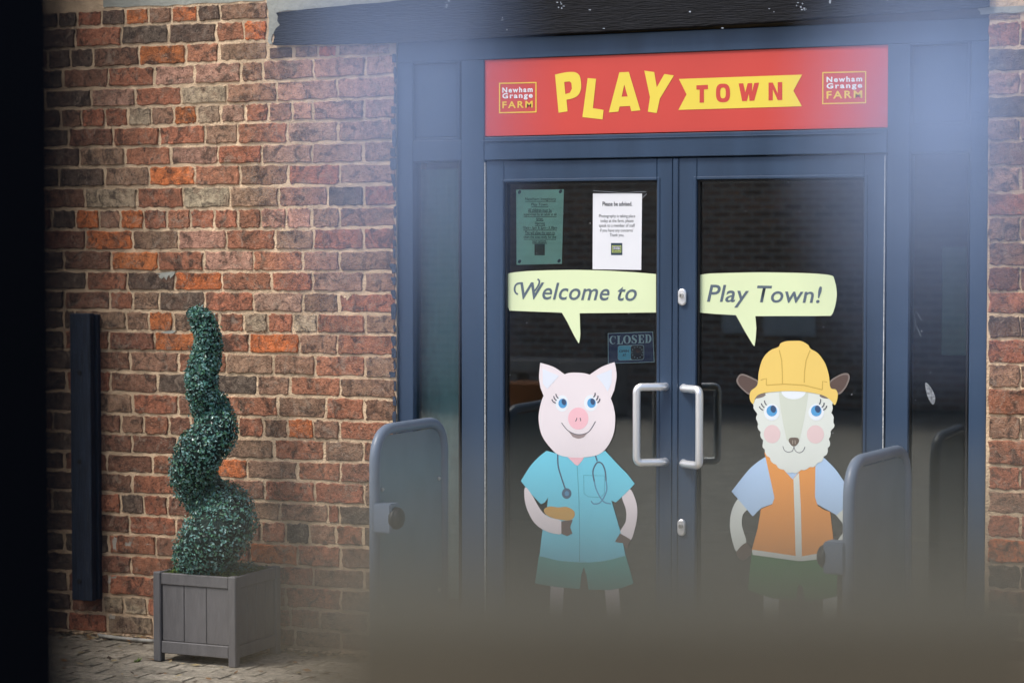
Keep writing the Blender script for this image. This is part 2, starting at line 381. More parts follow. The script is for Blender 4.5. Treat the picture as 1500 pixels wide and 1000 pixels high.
# right hand pier
JR = [32, 70, 105, 140, 174, 207, 243, 282, 317, 354, 390, 427, 461, 496, 532, 568, 608, 643, 681, 718, 752, 788, 825, 862, 898, 934, 968]
RC = 'rdpdpbprbbnrdrbrbrrbrodrbbb'
def sl(y, x): return y+(x-1470)*(y-365)/(1470+6593)
for k in range(len(JR)-1):
    if k % 2 == 0: seg = [(1448, 1493.5), (1495.5, 1566)]
    else: seg = [(1448, 1531)]
    for x0, x1 in seg:
        place_brick(wr, x0+.7, x1, sl(JR[k], x0)+2.2, sl(JR[k+1], x0)-2, sl(JR[k], x1)+2.2, sl(JR[k+1], x1)-2, RC[k])
place_brick(wr, 1449, 1495, 22, 29, 20, 28, 'b')
extra_bricks(wr, PX(1570, YB), 4.6, .02, 3.4)
# mortar bed: a fine uneven sheet with a body behind it
def mortar(root, x0, x1, z0, z1, step, name='mortar', ym=YB-.0024):
    nx = int((x1-x0)/step)+1; nz = int((z1-z0)/step)+1; bm = bmesh.new(); g = []
    for i in range(nx+1):
        c = []
        for k in range(nz+1):
            x = x0+(x1-x0)*i/nx; z = z0+(z1-z0)*k/nz
            d = noise.noise((x*30, z*30, 1.3))*.0022 + noise.noise((x*75, z*75, 4))*.0016 + noise.noise((x*6, z*6, 9))*.0018
            c.append(bm.verts.new((x, ym+.0014+d, z)))
        g.append(c)
    for i in range(nx):
        for k in range(nz): bm.faces.new((g[i][k], g[i+1][k], g[i+1][k+1], g[i][k+1]))
    o = bmesh_obj(name, bm, M_MORTAR, root, True); return o
mortar(wl, -4.0, XL, 0, 2.95, .011)
bmesh_obj('backing', box_bm(-5.0, XL-.002, YB+.007, .24, 0, 3.5, 0), M_MORTAR, wl)
mortar(wr, XR, 2.0, 0, 2.95, .012)
bmesh_obj('backing', box_bm(XR+.002, 4.6, YB+.007, .24, 0, 3.5, 0), M_MORTAR, wr)
bmesh_obj('backing', box_bm(XL, XR, YB+.011, .24, PZ(30, 1000), 3.5, 0), M_MORTAR, wl)
# smears of pale cement on the wall face
def blob(pts, Y, th, name, m, parent):
    bm = prism(pts, Y, th); return bmesh_obj(name, bm, m, parent)
def prism(pts, Y, th, curve=False):
    bm = bmesh.new()
    fr = [bm.verts.new(P(x, y, Y-th)) for x, y in pts]; bk = [bm.verts.new(v.co + Vector((0, th, 0))) for v in fr]
    for tri in tessellate_polygon([[v.co for v in fr]]): bm.faces.new([fr[i] for i in tri])
    n = len(fr)
    for k in range(n): bm.faces.new((fr[k], fr[(k+1) % n], bk[(k+1) % n], bk[k]))
    return bm
def ragged(pts, amp, n=5):
    out = []
    for i, p in enumerate(pts):
        q = pts[(i+1) % len(pts)]
        for k in range(n):
            t = k/n; out.append((p[0]+(q[0]-p[0])*t+R.uniform(-amp, amp), p[1]+(q[1]-p[1])*t+R.uniform(-amp, amp)))
    return out
blob(ragged([(388, -25), (612, -25), (612, -1), (560, 5), (480, 11), (406, 18), (410, 38), (399, 50), (397, 66), (392, 62), (394, 30), (390, 2)], 1.2), YB, .006, 'cement_fillet', M_RENDER, wl)
blob(ragged([(150, -20), (386, -22), (388, 1), (300, 5), (230, 9), (150, 11)], 1.2), YB, .004, 'cement_fillet', M_RENDER, wl)
blob(ragged([(1432, 12), (1500, 8), (1560, 4), (1560, 14), (1500, 18), (1436, 21)], 1.5, 4), YB, .008, 'cement_fillet', M_RENDER, wr)
blob(ragged([(228, 400), (256, 398), (253, 404), (249, 407), (247, 402), (243, 410), (240, 405), (237, 409), (232, 404)], .8, 2), YB, .006, 'cement_smear', M_RENDER, wl)
blob(ragged([(232, 489), (245, 485), (258, 484), (254, 488), (243, 491)], .8, 2), YB, .006, 'cement_smear', M_RENDER, wl)
M_LIMEW = mat('lime_wash', (.40, .36, .30), rough=.95, var=.3, vscale=20, bump=.5)
for x0, y0, x1, y1 in ((183, 794, 192, 799), (214, 790, 221, 798), (165, 787, 170, 805), (158, 843, 170, 853), (160, 900, 168, 906)):
    blob(ragged([(x0, y0), (x1, y0+1), (x1, y1), (x0, y1)], 1.6, 3), YB-.004, .004, 'lime_spot', M_LIMEW, wl)
# navy paint brushed onto the brick ends beside the frame
M_NAVY = mat('navy_paint_smear', (.028, .045, .08), rough=.7, var=.4, vscale=40, bump=.4)
bm = bmesh.new()
y = 80
while y < 960:
    h = R.uniform(8, 26); wd = R.uniform(3, 9)
    b2 = prism(ragged([(579.5-wd, y), (579.5, y), (579.5, y+h), (579.5-wd*R.uniform(.4, 1), y+h)], .9, 3), YB-.0055, .003)
    me = bpy.data.meshes.new('t'); b2.to_mesh(me); b2.free(); bm.from_mesh(me); bpy.data.meshes.remove(me); y += h+R.uniform(2, 9)
stuff(bmesh_obj('paint_smear', bm, M_NAVY, wl))

# ------------------------------------------------------------------ beam over the door
beam = thing('timber_beam', 'rough dark painted timber beam above the red sign, spanning the doorway', 'beam', (0, -.06, PZ(20, 900)))
top = [(404, 19), (412, 38), (400, 50), (399, 66)]
bot = [(399, 66), (580, 62.5), (780, 51), (1100, 33.5), (1300, 19), (1447, 9)]
pts = [(404, 19), (407, 24), (406, 31), (410, 37), (404, 42), (401, 48), (402, 55), (399, 66)]
xs = list(range(430, 1450, 12))
pts += [(x, pl(bot, x)+R.uniform(-.5, .5)) for x in xs] + [(1447, 9), (1447, -85)]
pts += [(x, 19-(x-404)*.1+R.uniform(-.8, .8)) for x in range(1400, 404, -40)]
YBM = -.075
bmesh_obj('timber', prism(pts, .0, -YBM), M_BEAM, beam)
M_FLAKE = mat('flaked_paint', (.42, .47, .55), rough=.9, var=.3, vscale=60)
bm = bmesh.new()
for cx, cy, n, sp in ((822, 4, 10, 9), (655, 6, 7, 8), (1170, 6, 16, 12), (1215, 2, 5, 5), (1010, 16, 3, 2), (1060, 34, 3, 6), (738, 38, 5, 12), (862, 14, 3, 3), (885, 44, 2, 4), (556, 57, 3, 8), (1128, 24, 4, 10), (1300, 2, 6, 14)):
    for _ in range(int(n*.6)):
        x = cx+R.gauss(0, sp*.5); y = cy+R.gauss(0, sp*.55); a, b_ = R.uniform(.6, 2.6), R.uniform(.4, 1.5)
        b2 = prism([(x-a, y), (x, y-b_), (x+a, y-.2), (x+.3*a, y+b_)], YBM-.0005, .0015)
        me = bpy.data.meshes.new('t'); b2.to_mesh(me); b2.free(); bm.from_mesh(me); bpy.data.meshes.remove(me)
stuff(bmesh_obj('paint_flake', bm, M_FLAKE, beam))

# ------------------------------------------------------------------ door frame
YF = -.030
fr = thing('door_frame', 'slate blue metal door surround with side panes and blank upper panels', 'door frame', (0, 0, 0))
def pbox(px0, px1, z0, z1, yf, yb, name, m, parent, bev=.0025):
    return bmesh_obj(name, box_bm(PX(px0, yf), PX(px1, yf), yf, yb, z0, z1, bev), m, parent)
zHead0, zHead1 = PZ(76.5, 1000, YF), PZ(45, 1000, YF)
zT0, zT1 = PZ(229.5, 1000, YF), PZ(195, 1000, YF)
pbox(583, 605, 0, zHead0-.001, YF, .05, 'post', M_FRAME, fr)
pbox(1420, 1446, 0, zHead0-.001, YF, .05, 'post', M_FRAME, fr)
pbox(583, 1446, zHead0, zHead1, YF, .05, 'head_rail', M_FRAME, fr)
pbox(676, 709, 0, zHead0-.001, YF, .05, 'mullion', M_FRAME, fr)
pbox(1298, 1331, 0, zHead0-.001, YF, .05, 'mullion', M_FRAME, fr)
pbox(709.5, 1297.5, zT0, zT1, YF-.008, .05, 'transom', M_FRAME, fr)
bmesh_obj('drip_bead', box_bm(PX(709.5), PX(1297.5), YF-.013, YF-.009, zT1-.018, zT1-.014, .001), M_FRAME, fr)
def side(px0, px1, ptop0, ptop1, ptr):
    zp1, zp0, zr = PZ(ptop0, (px0+px1)/2), PZ(ptop1, (px0+px1)/2), PZ(ptr, (px0+px1)/2)
    pbox(px0, px1, zp1+.001, zHead0-.0012, YF+.002, .05, 'upper_rail', M_FRAME, fr)
    pbox(px0, px1, zr, zp0-.001, YF+.003, .05, 'side_transom', M_FRAME, fr)
    pbox(px0, px1, 0, .14, YF+.003, .05, 'bottom_rail', M_FRAME, fr)
    p = bmesh_obj('blank_panel', box_bm(PX(px0)+.012, PX(px1)-.012, -.010, .02, zp0+.012, zp1-.012, .003), M_FRAME, fr)
    bm = bmesh.new()
    for (a, b_, c, d) in ((PX(px0), PX(px0)+.011, zp0, zp1), (PX(px1)-.011, PX(px1), zp0, zp1), (PX(px0)+.0115, PX(px1)-.0115, zp0, zp0+.011), (PX(px0)+.0115, PX(px1)-.0115, zp1-.011, zp1)):
        box_bm(a, b_, -.016, .02, c, d, .002, bm)
    bmesh_obj('panel_bead', bm, M_FRAME, fr)
    bm = bmesh.new()
    for (a, b_, c, d) in ((PX(px0), PX(px0)+.011, .14, zr), (PX(px1)-.009, PX(px1), .14, zr), (PX(px0)+.0115, PX(px1)-.0095, zr-.009, zr), (PX(px0)+.0115, PX(px1)-.0095, .141, .15)):
        box_bm(a, b_, -.012, .02, c, d, .002, bm)
    bmesh_obj('glazing_bead', bm, M_GASKET, fr)
    g = bmesh_obj('side_pane', box_bm(PX(px0)+.004, PX(px1)-.004, 0, .006, .145, zr-.004, 0), M_GLASS, fr)
side(605, 676, 90, 206, 236)
side(1331, 1420, 62, 184, 223)
bmesh_obj('sealant', box_bm(XL+.001, PX(583, YF)-.001, -.036, .03, 0, PZ(64, 582), .002), M_SEAL, fr)
bmesh_obj('packing_strip', box_bm(XL+.01, XR-.01, -.012, .04, zHead1+.001, zHead1+.07, .002), M_STRIP, fr)
bmesh_obj('threshold', box_bm(PX(709.5), PX(1297.5), -.05, .06, 0, .018, .004), M_STEEL, fr)

# ------------------------------------------------------------------ door leaves
YD = -.024
def leaf(px0, px1, g0, g1, label):
    zt = zT0-.004; zg = PZ(264, 990)
    d = thing('glazed_door', label, 'door', ((PX(px0)+PX(px1))/2, 0, .02), 'pair of glazed entrance doors')
    pbox(px0, g0, .022, zt, YD, .04, 'stile', M_FRAME, d)
    pbox(g1, px1, .022, zt, YD, .04, 'stile', M_FRAME, d)
    pbox(g0+.3, g1-.3, zg, zt, YD+.001, .04, 'top_rail', M_FRAME, d)
    pbox(g0+.3, g1-.3, .022, .2, YD+.001, .04, 'bottom_rail', M_FRAME, d)
    bm = bmesh.new(); a, b_ = PX(g0, YD)+.001, PX(g1, YD)-.001
    for q in ((a, a+.007, .201, zg-.001), (b_-.006, b_, .201, zg-.001), (a+.0075, b_-.0065, zg-.008, zg-.001), (a+.0075, b_-.0065, .201, .209)):
        box_bm(q[0], q[1], -.014, .02, q[2], q[3], .0015, bm)
    bmesh_obj('gasket', bm, M_GASKET, d)
    bm = bmesh.new(); u0, u1 = PX(g0, YD)-.013, PX(g1, YD)+.013
    for q in ((u0, u0+.012, .188, zg+.012), (u1-.012, u1, .188, zg+.012), (u0+.0125, u1-.0125, zg, zg+.012), (u0+.0125, u1-.0125, .188, .2)):
        box_bm(q[0], q[1], YD-.004, YD+.01, q[2], q[3], .0025, bm)
    bmesh_obj('glazing_bead', bm, M_FRAME, d)
    bmesh_obj('pane', box_bm(a-.004, b_+.004, 0, .006, .198, zg+.004, 0), M_GLASS, d)
    return d
dl = leaf(713, 984.5, 738, 962, 'left glazed door leaf with the two paper notices and the pig on its glass')
dr = leaf(993.5, 1297, 1020, 1265, 'right glazed door leaf with the two lock plates and the sheep on its glass')
pbox(985, 993, .022, zT0-.005, YD-.006, .02, 'meeting_strip', M_FRAME, dl, .003)
def bead_strip(px, d):
    bm = bmesh.new(); z = .04; x = PX(px, YD)
    box_bm(x-.0018, x+.0018, YD-.004, YD+.01, .03, zT0-.01, 0, bm)
    bmesh_obj('brush_seal', bm, M_SEAL2, d)
bead_strip(710.8, dl); bead_strip(1295, dr)
M_CREASE = mat('grey_line_paint', (.12, .16, .21), rough=.5)
# D handles
def handle(mx, bx, y0, y1, d):
    zt, zb = PZ(y0, mx, YD), PZ(y1, mx, YD); xm = PX(mx, YD); yb = -.105
    xb = PX(bx, yb)
    c = [Vector((xm, YD+.004, zt)), Vector((xm, YD-.02, zt)), Vector((xb, yb, zt)), Vector((xb, yb, zb)), Vector((xm, YD-.02, zb)), Vector((xm, YD+.004, zb))]
    path = [c[0]]+fillet(c[1:5], .034, 8)+[c[5]]
    path = fillet([c[0], c[1], c[2], c[3], c[4], c[5]], .022, 7)
    h = bmesh_obj('handle', tube_bm(path, .0152, 16), M_STEEL, d, True)
    for z in (zt, zb):
        bm = bmesh.new(); bmesh.ops.create_cone(bm, cap_ends=True, segments=18, radius1=.016, radius2=.014, depth=.008, matrix=Matrix.Translation((xm, YD-.004, z)) @ Matrix.Rotation(math.pi/2, 4, 'X'))
        bmesh.ops.translate(bm, verts=bm.verts, vec=-d.location)
        me = bpy.data.meshes.new('rose'); bm.to_mesh(me); bm.free(); obj('rose', me, M_STEEL, h)
handle(975, 933, 566, 676, dl); handle(1002, 1025, 568, 678, dr)
def lock(px, py, d, k=1.0):
    cx, cz = PX(px, YD), PZ(py, px, YD)
    prof = []
    for i in range(24):
        a = 2*math.pi*i/24; prof.append((.0165*math.cos(a), (.0165*math.sin(a)+(.0155 if math.sin(a) >= 0 else -.0155))))
    bm = bmesh.new()
    A = [bm.verts.new((cx+x, YD, cz+z)) for x, z in prof]; B = [bm.verts.new((cx+x, YD-.009, cz+z)) for x, z in prof]; D = [bm.verts.new((cx+x*.8, YD-.0125, cz+z*.86)) for x, z in prof]
    for U, V in ((A, B), (B, D)):
        for i in range(24): bm.faces.new((U[i], U[(i+1) % 24], V[(i+1) % 24], V[i]))
    bm.faces.new(D)
    e = bmesh_obj('lock_plate', bm, M_STEEL, d)
    bm = bmesh.new(); bmesh.ops.create_cone(bm, cap_ends=True, segments=18, radius1=.0095, radius2=.0085, depth=.010, matrix=Matrix.Translation((cx-.001, YD-.015, cz+.006)) @ Matrix.Rotation(math.pi/2, 4, 'X'))
    bmesh.ops.translate(bm, verts=bm.verts, vec=-d.location); me = bpy.data.meshes.new('cylinder'); bm.to_mesh(me); bm.free(); obj('cylinder', me, M_BOLT, e)
    b2 = box_bm(cx-.002, cx, YD-.0215, YD-.0195, cz+.001, cz+.011, 0); bmesh_obj('keyhole', b2, M_RUBBER, e)
lock(1000, 435, dr); lock(1000, 772, dr)

# ------------------------------------------------------------------ flat print: polygons and lettering on a plane
class Sheet:
    """collects px outlines that lie on the plane y=Y"""
    def __init__(s, root, org=(0, 0), k=1.0): s.root, s.org, s.k = root, org, k
    def t(s, p): return (s.org[0]+p[0]/s.k, s.org[1]+p[1]/s.k)
    def poly(s, name, pts, m, Y, holes=(), smooth=False, n=5):
        if smooth: pts = catmull(pts, True, n)
        loops = [[P(*s.t(p), Y) for p in pts]] + [[P(*s.t(p), Y) for p in h] for h in holes]
        bm = bmesh.new(); flatv = [bm.verts.new(v) for l in loops for v in l]
        for tri in tessellate_polygon(loops):
            try: bm.faces.new([flatv[i] for i in tri])
            except ValueError: pass
        for f in bm.faces:
            f.normal_update()
            if f.normal.y > 0: f.normal_flip()
        L = s.root.location
        bmesh.ops.translate(bm, verts=bm.verts, vec=-L)
        me = bpy.data.meshes.new(name); bm.to_mesh(me); bm.free()
        return obj(name, me, m, s.root)
    def ell(s, name, c, rx, ry, m, Y, rot=0, n=28):
        a = math.radians(rot)
        return s.poly(name, [(c[0]+rx*math.cos(2*math.pi*i/n)*math.cos(a)-ry*math.sin(2*math.pi*i/n)*math.sin(a), c[1]+rx*math.cos(2*math.pi*i/n)*math.sin(a)+ry*math.sin(2*math.pi*i/n)*math.cos(a)) for i in range(n)], m, Y)
    def strokes(s, name, lines, wd, m, Y, smooth=True, taper=False):
        if len(lines) > 1:
            for i, l in enumerate(lines): s.strokes(name, [l], wd, m, Y-.00002*i, smooth, taper)
            return
        bm = bmesh.new()
        for li, l in enumerate(lines):
            pts = catmull(l, False, 6) if smooth and len(l) > 2 else l
            A, B = [], []
            for i, p in enumerate(pts):
                q0, q1 = pts[max(i-1, 0)], pts[min(i+1, len(pts)-1)]
                dx, dy = q1[0]-q0[0], q1[1]-q0[1]; ln = math.hypot(dx, dy) or 1; h = wd/2
                if taper: h *= 1-.7*i/(len(pts)-1)
                nx, ny = -dy/ln*h, dx/ln*h
                A.append(bm.verts.new(P(*s.t((p[0]+nx, p[1]+ny)), Y-.00002*li))); B.append(bm.verts.new(P(*s.t((p[0]-nx, p[1]-ny)), Y-.00002*li)))
            for i in range(len(A)-1): bm.faces.new((A[i], A[i+1], B[i+1], B[i]))
        for f in bm.faces:
            f.normal_update()
            if f.normal.y > 0: f.normal_flip()
        bmesh.ops.translate(bm, verts=bm.verts, vec=-s.root.location)
        me = bpy.data.meshes.new(name); bm.to_mesh(me); bm.free(); return obj(name, me, m, s.root)
    def text(s, name, body, quad, m, Y, shear=0, bold=0, space=1.0, underline=False):
        """lettering whose bounding box is fitted into the px quad TL,TR,BR,BL"""
        cu = bpy.data.curves.new('t', 'FONT'); cu.body = body; cu.shear = shear; cu.offset = bold; cu.space_character = space; cu.resolution_u = 4
        to = bpy.data.objects.new('t', cu); C.objects.link(to)
        bpy.context.view_layer.update(); dg = bpy.context.evaluated_depsgraph_get()
        me = bpy.data.meshes.new_from_object(to.evaluated_get(dg)); bpy.data.objects.remove(to); bpy.data.curves.remove(cu)
        xs = [v.co.x for v in me.vertices]; ys = [v.co.y for v in me.vertices]
        x0, x1, y0, y1 = min(xs), max(xs), min(ys), max(ys); q = [s.t(p) for p in quad]
        for v in me.vertices:
            a = (v.co.x-x0)/(x1-x0); b = (v.co.y-y0)/(y1-y0)
            px = (q[0][0]*(1-a)+q[1][0]*a)*b+(q[3][0]*(1-a)+q[2][0]*a)*(1-b); py = (q[0][1]*(1-a)+q[1][1]*a)*b+(q[3][1]*(1-a)+q[2][1]*a)*(1-b)
            v.co = P(px, py, Y)-s.root.location
        me.name = name; me.materials.clear(); o = obj(name, me, m, s.root); return o
def rect(x0, x1, ytl, ytr, ybr, ybl): return [(x0, ytl), (x1, ytr), (x1, ybr), (x0, ybl)]

# ------------------------------------------------------------------ red sign
YS = -.022
zs0, zs1 = PZ(193.5, 1000, YS), PZ(77, 1000, YS)
sg = thing('sign', 'long red sign board reading PLAY TOWN above the glazed doors', 'sign', (PX(1000, YS), YS, zs0))
bmesh_obj('board', box_bm(PX(709.5, YS)-.008, PX(1297.5, YS)+.003, YS, .02, zs0, zs1, .001), M_RED, sg)
b2 = box_bm(PX(704), PX(1300), -.0285, .01, zs1+.0005, zs1+.006, 0); bmesh_obj('shadow_gap', b2, M_GASKET, sg)
YL = YS-.0012
a = Sheet(sg, (700, 60), 4.839)
a.poly('letter', catmull([(547, 240), (600, 228), (640, 222), (690, 224), (720, 247), (731, 295), (730, 345), (712, 384), (678, 406), (628, 418)], False, 4)+[(636, 500), (572, 510)], M_YEL, YL, holes=[[(612, 293), (650, 288), (663, 300), (667, 340), (652, 369), (620, 378)]])
a.poly('letter', [(778, 265), (838, 270), (815, 478), (891, 490), (884, 557), (741, 541)], M_YEL, YL)
a.poly('letter', [(1003, 224), (1070, 221), (1152, 493), (1088, 499), (1078, 462), (1005, 466), (996, 502), (928, 508)], M_YEL, YL, holes=[[(1038, 310), (1062, 395), (1019, 397)]])
a.poly('letter', [(1180, 212), (1250, 222), (1268, 330), (1322, 236), (1390, 246), (1290, 410), (1268, 512), (1205, 503), (1220, 400)], M_YEL, YL)
b = Sheet(sg, (990, 60), 4.839)
b.poly('ribbon', [(22, 271), (895, 240), (833, 355), (893, 464), (18, 490), (76, 380)], M_YEL, YL)
YL2 = YL-.0006
b.poly('letter', [(145, 316), (227, 312), (228, 343), (199, 345), (199, 438), (168, 439), (169, 346), (146, 347)], M_RED, YL2)
def sup(cx, cy, rx, ry, e=2.8, n=32):
    return [(cx+rx*math.copysign(abs(math.cos(2*math.pi*i/n))**(2/e), math.cos(2*math.pi*i/n)), cy+ry*math.copysign(abs(math.sin(2*math.pi*i/n))**(2/e), math.sin(2*math.pi*i/n))) for i in range(n)]
b.poly('letter', sup(334, 370, 50, 66), M_RED, YL2, holes=[sup(334, 370, 20, 38)])
b.poly('letter', [(445, 303), (478, 301), (492, 365), (509, 301), (541, 300), (540, 362), (556, 299), (590, 297), (556, 424), (522, 426), (517, 375), (503, 427), (470, 428)], M_RED, YL2)
b.poly('letter', [(657, 297), (687, 296), (722, 372), (722, 294), (754, 293), (754, 420), (722, 421), (687, 345), (687, 422), (657, 423)], M_RED, YL2)
def logo(q, x0, x1, n0, n1, g0, g1, f0, f1, s):
    """q outer frame quad; text rows top/bottom at left edge; s = px drop of the right end"""
    L = Sheet(sg)
    (ax, ay), (bx, by), (cx, cy), (dx, dy) = q; w_ = 1.7
    L.poly('logo_frame', q, M_GOLD, YL, holes=[[(ax+w_, ay+w_), (bx-w_, by+w_), (cx-w_, cy-w_), (dx+w_, dy-w_)]])
    L.text('lettering', 'Newham', rect(x0, x1, n0, n0-s, n1-s, n1), M_WHITE, YL, bold=.034, space=1.28)
    L.text('lettering', 'Grange', rect(x0, x1, g0, g0-s, g1-s, g1), M_WHITE, YL, bold=.034, space=1.28)
    L.text('lettering', 'FARM', rect(x0, x1, f0, f0-s, f1-s, f1), M_GOLD, YL, bold=.022, space=1.28)
logo([(731, 121.6), (786, 120.4), (786, 165), (731, 166.3)], 735.8, 780.3, 128.4, 136.4, 136.9, 147, 149, 159, 1.2)
logo([(1204.5, 105.9), (1268.8, 104.4), (1268.6, 151.5), (1204.3, 153)], 1210.7, 1263, 112.8, 121, 122.2, 132.6, 133.8, 145, 1.3)
# ------------------------------------------------------------------ papers on the glass
YG = -.0015
wp = thing('notice', 'white paper notice taped to the door glass above the left speech bubble', 'notice', P(905, 395, YG))
s = Sheet(wp)
s.poly('sheet', [(868.5, 283.5), (940.5, 283.5), (939.3, 395.3), (868, 394.3)], M_PAPER, YG)
Y2 = YG-.0008
s.text('lettering', 'Please be advised.', rect(882.5, 926, 295.5, 295.5, 301.8, 301.8), M_INK, Y2, bold=.012)
for i, (tx, x0, x1) in enumerate((('Photography is taking place', 877.5, 930.5), ('today at the farm, please', 879.5, 928), ('speak to a member of staff', 877.5, 930), ("if you have any concerns'", 879, 927.5), ('Thank you.', 893, 914))):
    y = 314+i*6.95; s.text('lettering', tx, rect(x0, x1, y, y, y+6, y+6), M_INK, Y2, bold=-.004)
M_NAVYP = flat('navy_print', (38, 60, 80)); M_LIMEP = flat('lime_print', (190, 205, 110))
s.poly('logo', rect(895, 911.5, 356, 356, 373.5, 373.5), M_NAVYP, Y2)
s.poly('logo_frame', rect(896.4, 910, 359.5, 359.5, 370, 370), M_LIMEP, Y2-.0003, holes=[rect(897.3, 909.1, 360.4, 360.4, 369.1, 369.1)])
s.text('lettering', 'Newham', rect(898.2, 908.4, 361, 361, 363, 363), M_WHITE, Y2-.0006, bold=.03)
s.text('lettering', 'Grange', rect(898.2, 908.4, 363.3, 363.3, 365.6, 365.6), M_WHITE, Y2-.0006, bold=.03)
s.text('lettering', 'FARM', rect(898.2, 908.4, 366, 366, 368.4, 368.4), M_LIMEP, Y2-.0006, bold=.03)
M_TAPE = mat('clear_tape', (.25, .27, .29), rough=.3)
s.poly('tape', [(868.5, 280), (942, 279.5), (948, 284), (941, 291), (940.6, 283.2), (868.6, 283.2)], M_GASKET, YG+.0002)
s.strokes('tape_edge', [[(869, 279.5), (890, 281), (915, 282.5), (936, 281), (947, 281)], [(947.5, 284), (941, 290)]], .8, M_TAPE, YG-.0004)
gp = thing('notice', 'green paper notice behind the door glass, its corners tacked, left of the white one', 'notice', P(790, 388, .008))
s = Sheet(gp); YI = .0085
s.poly('sheet', [(756, 278), (826, 277.5), (823, 386.5), (756.5, 388)], M_GREENP, YI)
Y2 = YI-.0008
M_INK2 = flat('dark_green_ink', (30, 62, 60))
lines = (('Newham Imaginary', 769, 814.5, 289.5, 1), ('Play Town.', 778.5, 803, 297.5, 1), ('All children must be', 773.5, 808, 305.5, 1), ('supervised by an adult at all', 767, 815, 312, 1), ('times.', 785.5, 796, 318, 1), ('Opening', 783.5, 798, 325, 1), ('10am - 1pm & 2pm - 3.30pm', 766.5, 816, 331.5, 1), ('This will allow the team to', 769, 812.5, 338.5, 1), ('clean the area ready for the', 767, 814.5, 345, 1), ('next session.', 780, 801, 351, 1))
for tx, x0, x1, y, ul in lines:
    s.text('lettering', tx, rect(x0, x1, y, y, y+5.2, y+5.2), M_INK2, Y2, bold=0)
    s.poly('underline', rect(x0, x1, y+5.4, y+5.4, y+6, y+6), M_INK2, Y2)
s.poly('logo', rect(783, 798, 357.5, 357.5, 374, 374), flat('teal_print', (40, 80, 82)), Y2)
s.poly('logo_frame', rect(784.3, 796.7, 361, 361, 370.5, 370.5), M_INK2, Y2-.0004, holes=[rect(785.1, 795.9, 361.8, 361.8, 369.7, 369.7)])
for x, y in ((761, 281.5), (821, 280.5), (761, 383), (819, 382)): s.ell('tack', (x, y), 2.2, 3, flat('tack_blue', (60, 95, 115)), Y2, 30, 10)
cs = thing('closed_sign', 'dark blue CLOSED sign with small clock behind the left door glass', 'sign', P(925, 533, .008))
s = Sheet(cs, (880, 470), 13.333)
M_SKY = flat('sky_blue_print', (140, 225, 255)); M_CNAVY = flat('closed_navy', (48, 66, 120)); M_CL = flat('closed_letters', (225, 245, 255)); M_CY = flat('clock_dark', (40, 36, 60)); M_OR = flat('clock_hand', (150, 80, 60))
s.poly('board', [(138, 240), (1020, 205), (1050, 805), (140, 835)], M_CL, YI)
s.poly('face', [(150, 252), (1008, 218), (1037, 794), (152, 823)], M_CNAVY, YI-.0006)
Y2 = YI-.0012
def arc(cx, cy, rx, ry, a0, a1, n=20): return [(cx+rx*math.cos(math.radians(a0+(a1-a0)*i/n)), cy+ry*math.sin(math.radians(a0+(a1-a0)*i/n))) for i in range(n+1)]
# CLOSED in a bold serif: thick strokes and slab feet, rising to the right
def serif(ch, x0, x1, y0, y1):
    W, H = x1-x0, y1-y0
    def q(u, v): return (x0+u*W, y0+v*H-(x0+u*W-590)*.0)
    polys = []
    if ch == 'C': polys = [[q(*p) for p in arc(.52, .5, .52, .5, -40, -320, 24)]+[q(*p) for p in arc(.6, .5, .33, .43, -310, -50, 24)], [q(.86, .02), q(.95, .02), q(.95, .36), q(.86, .36)]]
    if ch == 'O': polys = [([q(*p) for p in arc(.5, .5, .5, .5, 0, 350, 28)], [q(*p) for p in arc(.5, .5, .22, .43, 0, 350, 28)])]
    if ch == 'L': polys = [[q(.0, 0), q(.62, 0), q(.62, .06), q(.46, .08), q(.46, .93), q(.75, .93), q(.92, .62), q(1, .62), q(1, 1), q(0, 1), q(0, .94), q(.14, .92), q(.14, .08), q(0, .06)]]
    if ch == 'E': polys = [[q(0, 0), q(.96, 0), q(.98, .34), q(.9, .34), q(.74, .08), q(.46, .08), q(.46, .46), q(.62, .44), q(.66, .32), q(.72, .32), q(.72, .68), q(.66, .68), q(.62, .54), q(.46, .53), q(.46, .92), q(.74, .92), q(.93, .62), q(1, .62), q(.98, 1), q(0, 1), q(0, .94), q(.14, .92), q(.14, .08), q(0, .06)]]
    if ch == 'D': polys = [([q(0, 0), q(.5, 0)]+[q(*p) for p in arc(.5, .5, .5, .5, -90, 90, 16)]+[q(0, 1), q(0, .94), q(.13, .92), q(.13, .08), q(0, .06)], [q(.40, .08)]+[q(*p) for p in arc(.45, .5, .26, .42, -88, 88, 14)]+[q(.40, .92)])]
    if ch == 'S':
        polys = [[q(*p) for p in catmull([(.92, .05), (.92, .34), (.80, .22), (.60, .08), (.36, .12), (.34, .26), (.60, .40), (.92, .58), (.98, .78), (.80, .98), (.46, 1), (.2, .95), (.06, .98), (.04, .64), (.14, .70), (.30, .88), (.56, .92), (.68, .80), (.56, .66), (.2, .5), (.04, .3), (.14, .08), (.4, 0), (.7, .04), (.84, .05)], True, 3)]]
    return polys
for ch, x0, x1, y0, y1 in (('C', 170, 295, 290, 452), ('L', 315, 430, 288, 452), ('O', 436, 588, 278, 446), ('S', 600, 708, 272, 438), ('E', 728, 845, 268, 434), ('D', 862, 990, 262, 428)):
    for k, pg in enumerate(serif(ch, x0, x1, y0, y1)):
        if isinstance(pg, tuple): s.poly('lettering', pg[0], M_CL, Y2, holes=[pg[1]])
        else: s.poly('lettering', pg, M_CL, Y2-k*.0002)
